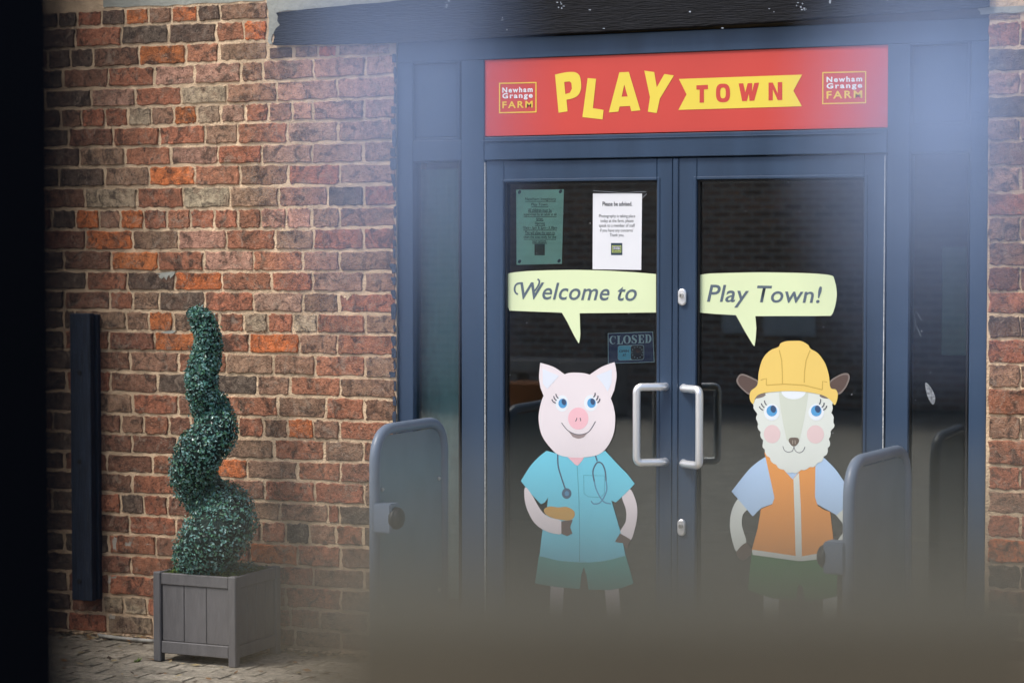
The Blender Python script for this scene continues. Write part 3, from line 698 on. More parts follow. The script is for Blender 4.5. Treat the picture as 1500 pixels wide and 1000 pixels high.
def rrect(x0, x1, y0, y1, r, n=5):
    out = []
    for cx, cy, a in ((x1-r, y0+r, -90), (x1-r, y1-r, 0), (x0+r, y1-r, 90), (x0+r, y0+r, 180)):
        out += arc(cx, cy, r, r, a, a+90, n)
    return [(x, y-(x-590)*.03) for x, y in out]
s.poly('clock_border', rrect(332, 845, 472, 765, 50), M_CL, Y2)
s.poly('clock_face', rrect(585, 838, 480, 757, 45), M_CY, Y2-.0004)
s.poly('open_panel', rrect(336, 588, 478, 760, 45), M_SKY, Y2-.0005)
s.text('lettering', 'OPEN', rect(360, 550, 568, 562, 608, 614), M_CNAVY, Y2-.0009, bold=.03)
s.text('lettering', 'AT', rect(425, 495, 640, 638, 688, 690), M_CNAVY, Y2-.0009, bold=.03)
for i in range(12):
    an = math.radians(30*i); s.ell('hour_mark', (715+105*math.sin(an), 612-108*math.cos(an)), 7, 12, M_CL, Y2-.0009, 0, 6)
s.strokes('clock_hand', [[(715, 612), (700, 560)], [(715, 612), (765, 590)]], 12, M_OR, Y2-.0010)

# ------------------------------------------------------------------ speech bubbles
YV = -.0018
def bubble(label, out, tail, cat='speech bubble'):
    r = thing('speech_bubble', label, cat, P(*out[0], YV), 'speech bubbles on the door glass'); s = Sheet(r)
    s.poly('bubble', out, M_LIME, YV); return s
k = 6.25; o = (730, 380)
def T(l, o, k): return [(o[0]+x/k, o[1]+y/k) for x, y in l]
left = catmull([(60, 290), (64, 210), (84, 140), (120, 122), (300, 104), (600, 96), (800, 97), (1000, 103), (1250, 117)], False, 4)+[(1443, 133), (1443, 485)]+[(745, 492)]+catmull([(748, 600), (750, 700), (738, 768)], False, 4)+catmull([(736, 768), (690, 690), (630, 570), (582, 488)], False, 4)+catmull([(560, 486), (330, 477), (120, 468), (100, 462), (78, 410), (64, 350)], False, 4)
s = bubble('lime green speech bubble reading Welcome to, on the left door glass', T(left, o, k), None)
Y2 = YV-.0008
q = [(762, 413.2), (934.5, 415.8), (931.5, 441), (760, 438.2)]
s.text('lettering', 'Welcome to', q, M_TXT, Y2, shear=.16, bold=.010, space=1.04)
sw = Sheet(s.root, o, k)
sw.strokes('swash', [[(178, 318), (158, 305), (148, 275), (155, 240), (178, 220), (212, 217)], [(330, 290), (358, 250), (374, 215), (372, 190), (358, 180)]], 15, M_TXT, Y2-.0002)
right = [(1020.5, 403)]+catmull([(1040, 400.5), (1080, 399.3), (1120, 398.8), (1180, 400), (1216, 403), (1222, 409), (1225.5, 425), (1225, 440), (1221, 456), (1217, 462.5)], False, 4)+catmull([(1190, 462.8), (1140, 462.8), (1106.5, 463)], False, 3)+catmull([(1108, 480), (1107, 495), (1105.3, 507)], False, 4)+catmull([(1103, 505), (1091, 485), (1078, 461.5)], False, 4)+[(1050, 460), (1020.5, 457.5)]
s = bubble('lime green speech bubble reading Play Town, on the right door glass', right, None)
s.text('lettering', 'Play Town!', [(1037, 416.5), (1204, 419.5), (1203, 451.5), (1035, 450)], M_TXT, Y2, shear=.16, bold=.010, space=1.04)

# ------------------------------------------------------------------ pig decal
def col(r, g, b): return flat('vinyl_%d_%d_%d' % (r, g, b), (r, g, b))
pig = thing('pig_sticker', 'pig in turquoise scrubs with a stethoscope stuck on the left door glass', 'sticker', P(845, 950, YV))
PK, PK2, IN, WH, BL, PU, LN, HO = col(238, 230, 234), col(246, 196, 206), col(228, 236, 248), col(236, 244, 250), col(90, 165, 220), col(60, 85, 120), col(85, 88, 100), col(105, 88, 85)
TQ, TQ2, TAN = col(120, 214, 238), col(80, 172, 168), col(206, 165, 95)
LY = lambda i: YV-.0003*i
h = Sheet(pig, (760, 520), 5.882); g = Sheet(pig, (750, 660), 3.848)
g.poly('leg', [(218, 755), (292, 755), (286, 900), (280, 1080), (215, 1080), (212, 900)], PK, LY(0)); g.poly('leg', [(520, 755), (600, 755), (612, 900), (615, 1080), (548, 1080), (535, 920)], PK, LY(0))
g.poly('hoof', [(210, 1081), (285, 1081), (290, 1130), (205, 1130)], HO, LY(0)); g.poly('hoof', [(545, 1081), (620, 1081), (625, 1130), (540, 1130)], HO, LY(0))
g.poly('arm', [(620, 255), (665, 215), (700, 290), (706, 360), (692, 440), (665, 505), (606, 468), (640, 400), (642, 330)], PK, LY(0), smooth=True)
g.poly('shorts', [(152, 585), (380, 620), (640, 585), (685, 745), (620, 772), (560, 784), (432, 782), (420, 700), (405, 655), (390, 700), (383, 778), (280, 770), (190, 758), (130, 745)], TQ2, LY(1))
g.poly('shirt', catmull([(195, 0), (150, 35), (100, 90), (50, 170)], False)+catmull([(105, 240), (163, 300)], False)+catmull([(185, 290), (203, 262)], False)+catmull([(195, 340), (172, 450), (155, 592)], False)+catmull([(260, 618), (380, 628), (510, 622), (640, 590)], False)+catmull([(610, 450), (560, 280)], False)+[(585, 290)]+catmull([(640, 240), (692, 185)], False)+catmull([(650, 130), (600, 80), (525, 0)], False)+[(405, 35), (365, 80), (330, 35)], TQ, LY(2))
g.poly('arm', [(75, 205), (112, 248), (160, 330), (205, 372), (280, 398), (278, 466), (200, 455), (130, 410), (85, 330), (70, 260)], PK, LY(4), smooth=True)
g.poly('bread_roll', [(180, 332), (210, 313), (260, 318), (310, 316), (348, 338), (352, 368), (325, 390), (260, 386), (200, 366)], TAN, LY(3), smooth=True)
g.poly('trotter', [(278, 396), (342, 388), (328, 430), (340, 465), (310, 480), (278, 466)], HO, LY(5)); g.poly('trotter', [(580, 512), (608, 464), (668, 498), (645, 555), (625, 520), (600, 516)], HO, LY(3))
SE = col(70, 155, 172); ST = col(80, 105, 130); ST2 = col(95, 150, 185)
g.strokes('seam', [[(367, 85), (378, 300), (382, 625)]], 3, SE, LY(3)); g.strokes('pocket', [[(404, 138), (522, 140), (520, 240), (500, 262), (430, 258), (406, 240), (404, 138)]], 2.5, SE, LY(3), False)
g.strokes('stethoscope', [[(258, 10), (258, 60), (266, 110), (300, 215)], [(470, 25), (480, 58)], [(464, 172), (456, 115), (478, 68), (505, 70), (524, 110), (530, 168)]], 8, ST, LY(3.5))
g.strokes('stethoscope_tube', [[(463, 172), (478, 225), (515, 285), (558, 298)], [(530, 168), (533, 225), (500, 288), (462, 298), (446, 282)]], 7, ST2, LY(3.6))
g.ell('chest_piece', (308, 240), 27, 30, ST, LY(3.8)); g.ell('chest_piece_centre', (309, 240), 12, 14, ST2, LY(4.1))
h.poly('neck', [(420, 860), (560, 860), (528, 928), (500, 948), (468, 924)], PK2, LY(4.2), smooth=True)
h.poly('ear', catmull([(185, 65), (300, 102), (395, 165)], False)+catmull([(300, 265), (215, 355)], False)+catmull([(186, 280), (174, 190), (180, 110)], False), PK, LY(4.4)); h.poly('ear', catmull([(825, 60), (715, 100), (610, 168)], False)+catmull([(700, 270), (790, 378)], False)+catmull([(822, 300), (842, 190), (836, 110)], False), PK, LY(4.4))
h.poly('head', [(395, 165), (490, 150), (610, 168), (715, 245), (788, 365), (820, 460), (830, 560), (812, 690), (745, 810), (655, 865), (500, 882), (355, 862), (275, 800), (198, 690), (171, 560), (180, 460), (213, 350), (290, 245)], PK, LY(5), smooth=True)
h.poly('inner_ear', [(205, 118), (345, 178), (300, 230), (245, 290), (207, 245)], IN, LY(5.8)); h.poly('inner_ear', [(665, 178), (802, 122), (800, 240), (766, 312), (720, 240)], IN, LY(5.8))
for cx, cy in ((372, 415), (620, 412)):
    h.ell('eye', (cx, cy), 58, 70, WH, LY(6)); h.ell('iris', (cx+6, cy), 37, 41, BL, LY(7)); h.ell('pupil', (cx+16, cy-12), 19, 28, PU, LY(8), -15)
h.strokes('lash', [[(318, 333), (326, 355), (340, 372)], [(300, 352), (308, 375), (325, 391)], [(284, 380), (296, 400), (318, 412)], [(657, 323), (655, 345), (642, 362)], [(682, 348), (678, 370), (664, 387)], [(698, 374), (692, 395), (676, 410)]], 9, LN, LY(8))
h.ell('snout', (512, 545), 88, 95, PK2, LY(6)); h.strokes('nostril', [[(500, 540), (496, 556), (488, 570)], [(527, 540), (532, 553), (533, 567)]], 7, LN, LY(7))
h.strokes('smile', [[(368, 582), (425, 650), (510, 683), (600, 660), (660, 570)]], 6, LN, LY(7)); h.poly('lip', catmull([(425, 652), (470, 678), (512, 684), (575, 676), (600, 658)], False)+catmull([(560, 705), (512, 718), (465, 703)], False), col(160, 145, 145), LY(6.8))

# ------------------------------------------------------------------ sheep decal
shp = thing('sheep_sticker', 'sheep in yellow hard hat and orange vest stuck on the right door glass', 'sticker', P(1165, 950, YV))
h = Sheet(shp, (1060, 490), 4.76); g = Sheet(shp, (1050, 660), 3.705)
HY, HY2, BR, BR2, WO, FC, SB, OV, GR = col(240, 208, 115), col(205, 172, 85), col(95, 78, 72), col(128, 118, 112), col(226, 233, 226), col(212, 220, 206), col(186, 216, 248), col(240, 162, 84), col(72, 128, 84)
g.poly('leg', [(255, 770), (338, 770), (330, 1060), (248, 1060)], WO, LY(0)); g.poly('leg', [(575, 780), (655, 780), (640, 1060), (580, 1060)], WO, LY(0))
g.poly('hoof', [(244, 1061), (334, 1061), (338, 1100), (240, 1100)], BR, LY(0)); g.poly('hoof', [(574, 1061), (646, 1061), (650, 1100), (570, 1100)], BR, LY(0))
g.poly('shorts', [(190, 545), (430, 575), (640, 555), (655, 640), (650, 790), (570, 805), (480, 815), (465, 735), (452, 722), (440, 735), (430, 805), (300, 800), (170, 755), (178, 650)], GR, LY(0.5))
g.poly('arm', [(125, 255), (175, 300), (142, 345), (136, 405), (160, 500), (108, 545), (80, 470), (71, 390), (86, 310)], WO, LY(0), smooth=True); g.poly('hand', [(108, 545), (160, 498), (192, 548), (150, 592), (118, 580)], BR, LY(.6), smooth=True)
g.poly('arm', [(640, 330), (700, 300), (735, 400), (720, 480), (690, 540), (650, 500), (685, 440), (680, 390)], WO, LY(0), smooth=True)
g.poly('shirt', catmull([(260, 35), (215, 65), (165, 112), (80, 220)], False)+[(195, 355), (240, 310), (320, 280), (530, 280), (610, 325), (650, 348), (715, 290)]+catmull([(690, 165), (640, 95), (585, 40)], False)+[(520, 20), (330, 20)], SB, LY(1))
g.poly('vest', [(258, 8), (330, 50), (370, 110), (412, 155), (440, 120), (450, 100), (535, 70), (533, 250), (548, 298), (580, 318), (615, 330), (640, 545), (460, 577), (430, 573), (190, 535), (222, 420), (240, 315), (300, 290), (313, 255), (290, 150)], OV, LY(2))
g.poly('zip', [(416, 152), (446, 118), (456, 300), (462, 582), (428, 578), (422, 350)], WO, LY(3)); g.poly('hem', [(191, 535), (430, 569), (462, 571), (640, 541), (642, 575), (460, 598), (430, 595), (194, 563)], WO, LY(4))
h.poly('ear', [(95, 300), (128, 272), (200, 298), (245, 335), (190, 418), (130, 382), (92, 335)], BR2, LY(3), smooth=True); h.poly('ear', [(735, 330), (800, 282), (860, 267), (880, 300), (852, 370), (800, 418), (740, 385)], BR2, LY(3), smooth=True)
h.poly('inner_ear', [(106, 302), (130, 284), (195, 308), (235, 338), (188, 405), (135, 374), (104, 335)], BR, LY(3.6), smooth=True); h.poly('inner_ear', [(745, 335), (803, 292), (855, 280), (868, 302), (842, 365), (797, 405), (748, 378)], BR, LY(3.6), smooth=True)
edge = [(300, 405), (480, 385), (690, 410), (765, 455), (752, 500), (755, 560), (765, 630), (738, 690), (733, 770), (700, 850), (640, 905), (560, 935), (480, 960), (400, 930), (335, 875), (285, 800), (275, 735), (250, 660), (236, 590), (232, 545), (207, 495), (220, 450)]
sc = []
ring = catmull(edge, True, 4)
acc = 0; last = ring[0]
for i, p in enumerate(ring):
    acc += math.hypot(p[0]-last[0], p[1]-last[1]); last = p
    k2 = 0 if p[1] < 480 or (260 < p[0] < 600 and p[1] < 420) else 13*abs(math.sin(acc/64*math.pi))-3
    dx, dy = p[0]-490, p[1]-640; l = math.hypot(dx, dy); sc.append((p[0]+dx/l*k2, p[1]+dy/l*k2))
h.poly('wool', sc, WO, LY(4.6)); h.poly('face_stripe', catmull([(385, 400), (395, 500), (415, 620), (440, 735)], False)+catmull([(485, 760), (530, 735)], False)+catmull([(560, 600), (580, 490), (592, 400)], False), FC, LY(5.4))
h.ell('tuft', (488, 395), 85, 55, WH, LY(6)); h.ell('helmet_lining', (248, 426), 46, 15, BR2, LY(6), -12); h.ell('helmet_lining', (708, 430), 40, 14, BR2, LY(6), 10)
for cx, cy in ((336, 540), (646, 540)):
    h.ell('eye', (cx, cy), 54, 58, WH, LY(6.6)); h.ell('iris', (cx, cy-9), 37, 38, BL, LY(7.3)); h.ell('pupil', (cx+10, cy-22), 19, 26, PU, LY(8), -12)
h.strokes('lash', [[(284, 458), (288, 475), (299, 490)], [(262, 478), (270, 495), (284, 508)], [(248, 500), (258, 515), (276, 526)], [(675, 448), (675, 468), (666, 486)], [(701, 474), (697, 492), (684, 508)], [(719, 494), (711, 512), (694, 525)]], 7, LN, LY(8))
CH = col(232, 208, 208); h.ell('cheek', (338, 692), 58, 64, CH, LY(6)); h.ell('cheek', (640, 694), 60, 64, CH, LY(6))
h.poly('nose', [(453, 740), (462, 720), (490, 716), (518, 720), (526, 742), (510, 768), (490, 778), (470, 768)], col(110, 98, 88), LY(6.4), smooth=True); h.strokes('nostril', [[(482, 735), (480, 762)], [(498, 735), (500, 762)]], 6, col(170, 160, 148), LY(7))
h.strokes('mouth', [[(413, 776), (425, 806), (452, 818), (480, 808), (490, 780)], [(490, 780), (502, 810), (528, 822), (555, 808), (567, 780)]], 4, LN, LY(6.4))
h.poly('helmet', [(382, 85), (398, 60), (440, 45), (490, 43), (540, 45), (588, 70), (606, 98), (660, 132), (710, 205), (735, 290), (745, 368), (785, 385), (796, 430), (776, 490), (745, 455), (685, 420), (560, 397), (430, 393), (310, 402), (250, 415), (222, 440), (205, 482), (183, 450), (188, 395), (235, 350), (245, 260), (272, 170), (322, 112)], HY, LY(8.4), smooth=True)
h.strokes('helmet_line', [[(388, 108), (405, 180), (409, 260), (410, 345)], [(603, 108), (575, 180), (564, 260), (562, 335)], [(298, 352), (420, 344), (560, 352), (688, 384)], [(298, 352), (298, 305), (258, 316)], [(688, 384), (690, 325), (722, 330)]], 7, HY2, LY(9.2), False)

# ------------------------------------------------------------------ marks on the right side pane
M_SMEAR = mat('pale_smear', (.45, .48, .50), rough=.9, var=.5, vscale=90)
sm = thing('glass_smear', 'pale oval smear and scratches on the right side pane', 'smear', P(1362, 580, YG))
s = Sheet(sm)
s.poly('smear', [(1355, 562), (1358, 561), (1364, 568), (1369, 578), (1370, 586), (1367, 592), (1362, 587), (1358, 578)], mat('thin_smear', (.22, .24, .26), rough=.9, var=.6, vscale=120), -.0012, smooth=True)
s.strokes('scratch', [[(1337, 452), (1341, 470), (1339, 485)], [(1342, 456), (1350, 469)], [(1341, 475), (1350, 494)], [(1336, 449), (1344, 451)]], .9, mat('scratch', (.2, .23, .25), rough=.9, var=.5), -.0012)
for i in range(34):
    x, y = R.choice(((R.uniform(610, 672), R.uniform(300, 640)), (R.uniform(740, 960), R.uniform(270, 560)), (R.uniform(1022, 1262), R.uniform(265, 640)), (R.uniform(1340, 1418), R.uniform(380, 690))))
    r_ = R.uniform(.35, .8); s.ell('speck', (x, y), r_, r_*R.uniform(.8, 2), M_SMEAR, -.0012, R.uniform(0, 90), 6)

# ------------------------------------------------------------------ barriers flanking the door
def barrier(px0, Y0, px1, Y1, ztop, side_, label):
    a = P(px0, 700, Y0); b_ = P(px1, 700, Y1); a.z = b_.z = 0
    root = thing('door_barrier', label, 'barrier', (a+b_)/2, 'guard barriers beside the doors')
    r = .021; up = Vector((0, 0, ztop-r)); z0 = Vector((0, 0, 0))
    path = fillet([a, a+up, b_+up, b_], .13, 9)
    bmesh_obj('hoop', tube_bm(path, r, 14), M_BARR, root, True)
    d = (b_-a).normalized(); nrm = Vector((-d.y, d.x, 0))
    # sheet inside the hoop with rounded top corners
    i0 = a+d*.012; i1 = b_-d*.012; Lh = (i1-i0).length; zt = ztop-.045; rr = .09; prof = [(0, .12), (0, zt-rr)]
    prof += [(rr-rr*math.cos(math.radians(t)), zt-rr+rr*math.sin(math.radians(t))) for t in range(10, 91, 20)]
    prof += [(Lh-rr+rr*math.sin(math.radians(t)), zt-rr+rr*math.cos(math.radians(t))) for t in range(0, 81, 20)]+[(Lh, zt-rr), (Lh, .12)]
    bm = bmesh.new()
    A = [bm.verts.new(i0+d*u+Vector((0, 0, z))+nrm*.004) for u, z in prof]; B = [bm.verts.new(v.co-nrm*.008) for v in A]
    bm.faces.new(A); bm.faces.new(B[::-1])
    for k in range(len(A)): bm.faces.new((A[k], A[(k+1) % len(A)], B[(k+1) % len(A)], B[k]))
    bmesh_obj('sheet', bm, M_BARRP, root)
    for u in (.035, Lh-.035):
        for z in (ztop-.245, .35):
            bm = bmesh.new(); bmesh.ops.create_uvsphere(bm, u_segments=8, v_segments=6, radius=.008, matrix=Matrix.Translation(i0+d*u+Vector((0, 0, z))+nrm*side_*.006))
            bmesh_obj('rivet', bm, M_BOLT, root, True)
    for q in (a, b_):
        bm = bmesh.new(); bmesh.ops.create_cone(bm, cap_ends=True, segments=20, radius1=.05, radius2=.05, depth=.012, matrix=Matrix.Translation(q+Vector((0, 0, .006))))
        bmesh_obj('base_plate', bm, M_BARR, root)
    # door catch: a box on the near post with a rubber buffer, reaching over towards the door
    bx = Matrix.Translation(a+d*.01+Vector((0, 0, ztop-.345))+nrm*side_*.045)
    bm = bmesh.new(); bmesh.ops.create_cube(bm, size=1)
    for v in bm.verts: v.co = Vector((0, 0, 0)) + d*(v.co.x*.075)+nrm*(v.co.y*.075)+Vector((0, 0, v.co.z*.11))
    bmesh.ops.bevel(bm, geom=bm.edges[:], offset=.005, segments=2, affect='EDGES'); bm.transform(bx)
    c = bmesh_obj('catch_box', bm, M_BARR, root)
    bm = bmesh.new(); ctr = a+d*.01+Vector((0, 0, ztop-.345))+nrm*side_*.085
    q = (nrm*side_).to_track_quat('Z', 'Y').to_matrix().to_4x4()
    bmesh.ops.create_cone(bm, cap_ends=True, segments=20, radius1=.043, radius2=.04, depth=.02, matrix=Matrix.Translation(ctr) @ q)
    bmesh.ops.create_uvsphere(bm, u_segments=18, v_segments=10, radius=.04, matrix=Matrix.Translation(ctr+nrm*side_*.008) @ q @ Matrix.Diagonal((1, 1, .55, 1)))
    bmesh_obj('buffer', bm, M_RUBBER, c, True)
    return root
barrier(549, -.85, 649, -.30, 1.035, -1, 'grey blue hoop barrier left of the doors with black buffer')
barrier(1244, -.85, 1327, -.22, .985, 1, 'grey blue hoop barrier at the right, in front of the sheep sticker')

# ------------------------------------------------------------------ navy timber on the wall
bt = thing('timber_batten', 'dark navy painted timber fixed upright to the brick wall, left of the topiary', 'timber', P(120, 880, -.1))
Yt = -.105
x0, x1 = PX(103, Yt, 650), PX(133, Yt, 650); z0, z1 = PZ(879, 118, Yt), PZ(459, 118, Yt)
bmesh_obj('board', box_bm(x0, x1, Yt, -.07, z0, z1, .003), M_BATTEN, bt)
bmesh_obj('packer', box_bm(x0+.004, x1+.012, -.069, -.042, z0+.004, z1-.004, .003), M_BATTEN, bt)
for py in (546, 676, 851):
    p = P(116, py, Yt); bm = bmesh.new(); bmesh.ops.create_cone(bm, cap_ends=True, segments=12, radius1=.013, radius2=.011, depth=.006, matrix=Matrix.Translation(p) @ Matrix.Rotation(math.pi/2, 4, 'X')); bmesh_obj('bolt', bm, M_GASKET, bt)

# ------------------------------------------------------------------ planter and topiary
YP = -.50; xa, xb = PX(224, YP, 900), PX(345, YP, 900); zt = PZ(841, 285, YP); YQ = -.135
pt = thing('planter', 'square grey wooden planter box against the brick wall', 'planter', ((xa+xb)/2, (YP+YQ)/2, 0))
pw = .036
for x, y in ((xa, YP), (xb-pw, YP), (xa, YQ-pw), (xb-pw, YQ-pw)):
    bmesh_obj('post', box_bm(x, x+pw, y, y+pw, 0, zt, .004), M_PLANT, pt)
def wallset(x0, x1, y0, y1, axis, sgn):
    """rails and planks between two posts along x (axis 0) or y (axis 1)"""
    L0, L1 = (x0, x1) if axis == 0 else (y0, y1)
    def bx(a, b_, dep, z0, z1, name, bev=.003):
        if axis == 0:
            ya = y0+dep if sgn < 0 else y0-dep-.018
            o_ = box_bm(a, b_, ya, ya+.018, z0, z1, bev)
        else:
            xa_ = x0-dep-.018 if sgn > 0 else x0+dep
            o_ = box_bm(xa_, xa_+.018, a, b_, z0, z1, bev)
        return bmesh_obj(name, o_, M_PLANT, pt)
    bx(L0+.001, L1-.001, .004, zt-.05, zt-.003, 'rail'); bx(L0+.001, L1-.001, .004, .035, .085, 'rail')
    n = 3 if axis == 0 else 4; wd = (L1-L0-.003)/n
    for i in range(n): bx(L0+.0015+i*wd+.0008, L0+.0015+(i+1)*wd-.0008, .011, .086, zt-.051, 'plank', .0025)
wallset(xa+pw, xb-pw, YP, YP, 0, -1); wallset(xb, xb, YP+pw, YQ-pw, 1, 1); wallset(xa, xa, YP+pw, YQ-pw, 1, -1); wallset(xa+pw, xb-pw, YQ, YQ, 0, 1)
bm = bmesh.new()
for i in range(21):
    for k in range(21):
        x = xa+.02+(xb-xa-.04)*i/20; y = YP+.02+(YQ-YP-.04)*k/20
        bm.verts.new((x, y, zt-.008+noise.noise((x*18, y*18, 0))*.012))
bm.verts.ensure_lookup_table()
for i in range(20):
    for k in range(20): bm.faces.new([bm.verts[j] for j in (i*21+k, (i+1)*21+k, (i+1)*21+k+1, i*21+k+1)])
bmesh_obj('soil', bm, M_SOIL, pt, True)
Yc = (YP+YQ)/2
tp = thing('topiary', 'blue green clipped spiral topiary growing from the grey planter', 'topiary', Vector((PX(300, Yc, 830), Yc, zt-.02)))
# centre line (px, py), half thickness px, depth offset in m (towards the camera negative)
cl = [(286, 462, 11, -.01), (297, 470, 15, -.01), (304, 495, 17, 0), (303, 520, 19, .01), (296, 545, 20, -.01), (296, 570, 20, -.03), (305, 592, 22, .0), (316, 610, 24, .03), (315, 634, 27, -.03), (297, 657, 30, -.08), (283, 682, 29, -.06), (286, 708, 29, .02), (306, 730, 28, .07), (330, 744, 33, .04), (334, 766, 36, -.03), (316, 786, 40, -.09), (298, 806, 37, -.08), (296, 828, 34, -.03)]
path = catmull(cl, False, 5)
k_px = (P(310, 600, Yc)-P(311, 600, Yc)).length
pts3 = [P(x, y, Yc+d) for x, y, r, d in path]; rad = [r*k_px*.99 for x, y, r, d in path]
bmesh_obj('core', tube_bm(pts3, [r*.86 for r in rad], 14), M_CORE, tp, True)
stem = [Vector((pts3[-1].x+.01, Yc, zt-.04)), Vector((pts3[-1].x+.01, Yc, zt+.03)), pts3[-3]]
bmesh_obj('trunk', tube_bm(stem, .012, 8), M_STEM, tp, True)
def leaf_cloud(n, sampler, mats, name, parent, lmin, lmax):
    bm = bmesh.new()
    for _ in range(n):
        p, nr = sampler()
        nn = (nr+Vector((R.gauss(0, .5), R.gauss(0, .5), R.gauss(0, .5)+.15))).normalized()
        t = nn.cross(Vector((R.gauss(0, 1), R.gauss(0, 1), R.gauss(0, 1)))).normalized(); b_ = nn.cross(t)
        l = R.uniform(lmin, lmax); wv = l*R.uniform(.5, .68)
        v0 = bm.verts.new(p-t*l*.5); v1 = bm.verts.new(p+b_*wv*.5+nn*l*.10); v2 = bm.verts.new(p+t*l*.5-nn*l*.06); v3 = bm.verts.new(p-b_*wv*.5+nn*l*.10)
        m = R.choices(range(len(mats)), weights=[5, 4, 3, 2][:len(mats)])[0]
        for f in ((v0, v1, v2), (v0, v2, v3)): bm.faces.new(f).material_index = m
    bmesh.ops.translate(bm, verts=bm.verts, vec=-parent.location)
    me = bpy.data.meshes.new(name); bm.to_mesh(me); bm.free(); o_ = obj(name, me, mats, parent); return stuff(o_)
wts = [r for r in rad]
def smp():
    i = R.choices(range(len(pts3)-1), weights=wts[:-1])[0]; t = R.random()
    c = pts3[i].lerp(pts3[i+1], t); r = rad[i]*(1-t)+rad[i+1]*t
    d = Vector((R.gauss(0, 1), R.gauss(0, 1), R.gauss(0, 1))).normalized()
    ax = (pts3[i+1]-pts3[i]).normalized(); d = (d-ax*d.dot(ax)*.75).normalized()
    q = c+d*r
    return q+d*(r*(R.uniform(-.10, .07)+.10*noise.noise(q*22))), d
leaf_cloud(17000, smp, M_LEAF, 'foliage', tp, .010, .019)
def smp_stray():
    q, d = smp(); return q+d*abs(R.gauss(0, .010)), (d+Vector((R.gauss(0, 1), R.gauss(0, 1), R.gauss(0, 1)))).normalized()
leaf_cloud(900, smp_stray, M_LEAF, 'stray_leaves', tp, .010, .020)
def smp_cap():
    d = Vector((R.gauss(0, 1), R.gauss(0, 1), abs(R.gauss(0, 1)))).normalized(); return pts3[0]+d*rad[0]*R.uniform(.8, 1.05), d
leaf_cloud(420, smp_cap, M_LEAF, 'tip_foliage', tp, .011, .016)
def smp_base():
    x = R.uniform(xa+.12, xb-.045); y = R.uniform(YP+.1, YQ-.1); return Vector((x, y, zt+R.uniform(-.02, .028))), Vector((0, 0, 1))
leaf_cloud(1100, smp_base, M_LEAF, 'base_foliage', tp, .012, .019)
def smp_moss():
    return Vector((R.uniform(xa+.04, xb-.04), R.uniform(YP+.04, YQ-.04), zt-.002+R.uniform(-.008, .01))), Vector((0, 0, 1))
leaf_cloud(1500, smp_moss, M_MOSS, 'moss', pt, .008, .016)

# ------------------------------------------------------------------ bits along the foot of the wall
M_PIPE = mat('weathered_pale_pipe', (.36, .35, .31), rough=.7, var=.35, vscale=20)
pp = [P(145, 932, -.12), P(150, 936, -.14), P(165, 936, -.15), P(190, 939, -.16), P(228, 940, -.16)]
for q in pp[1:]: q.z = .012
pp[0].z = .012
o = bmesh_obj('pipe', tube_bm([Vector(p) for p in catmull([tuple(p) for p in pp], False, 4)], .008, 8), M_PIPE, None, True); tag(o, 'thin pale pipe lying along the foot of the wall left of the planter', 'pipe')
M_LITTER = [mat('dry_leaf_tan', (.22, .12, .05), rough=.9), mat('dry_leaf_dark', (.06, .04, .025), rough=.9), mat('straw', (.34, .27, .14), rough=.9)]
bm = bmesh.new()
for _ in range(900):
    if R.random() < .7: x = R.uniform(-3.3, -1.3); y = -.06-abs(R.gauss(0, .06))
    else: x = R.uniform(-3.2, -1.2); y = R.uniform(-.9, -.1)
    a = R.uniform(0, 6.28); l = R.uniform(.006, .024); wv = l*R.uniform(.15, .6); z = R.uniform(.002, .012)
    t = Vector((math.cos(a), math.sin(a), R.uniform(-.25, .25))); b_ = Vector((-math.sin(a), math.cos(a), R.uniform(-.2, .4))); p = Vector((x, y, z))
    f = bm.faces.new([bm.verts.new(v) for v in (p-t*l, p+b_*wv, p+t*l, p-b_*wv)]); f.material_index = R.choices((0, 1, 2), weights=(3, 4, 3))[0]
me = bpy.data.meshes.new('leaf_litter'); bm.to_mesh(me); bm.free(); stuff(obj('leaf_litter', me, M_LITTER))
# crumbled mortar rubble at the wall foot
bm = bmesh.new()
for _ in range(260):
    x = R.uniform(-3.4, -1.1); y = -.045-abs(R.gauss(0, .03)); r_ = R.uniform(.003, .012)
    bmesh.ops.create_icosphere(bm, subdivisions=1, radius=r_, matrix=Matrix.Translation((x, y, r_*.3)) @ Matrix.Diagonal((R.uniform(.7, 1.5), R.uniform(.7, 1.3), R.uniform(.5, .9), 1)))
stuff(bmesh_obj('rubble', bm, M_MORTAR, None))
def weed(px, py, Y, n, sz, label):
    c = P(px, py, Y); c.z = 0; r_ = thing('weed', label, 'weed', c); bm = bmesh.new()
    for _ in range(n):
        a = R.uniform(0, 6.28); e = R.uniform(.2, 1.2); d = Vector((math.cos(a)*math.cos(e), math.sin(a)*math.cos(e), math.sin(e))); s_ = d.cross(Vector((0, 0, 1))).normalized()*sz*.16; p = c+Vector((R.gauss(0, sz*.3), R.gauss(0, sz*.3), 0)); l = sz*R.uniform(.5, 1.1)
        bm.faces.new([bm.verts.new(v) for v in (p, p+d*l*.55+s_, p+d*l, p+d*l*.55-s_)])
    bmesh_obj('leaves', bm, M_MOSS[0], r_)
weed(201, 978, -.55, 22, .022, 'tiny green weed in the paving joint in front of the planter')

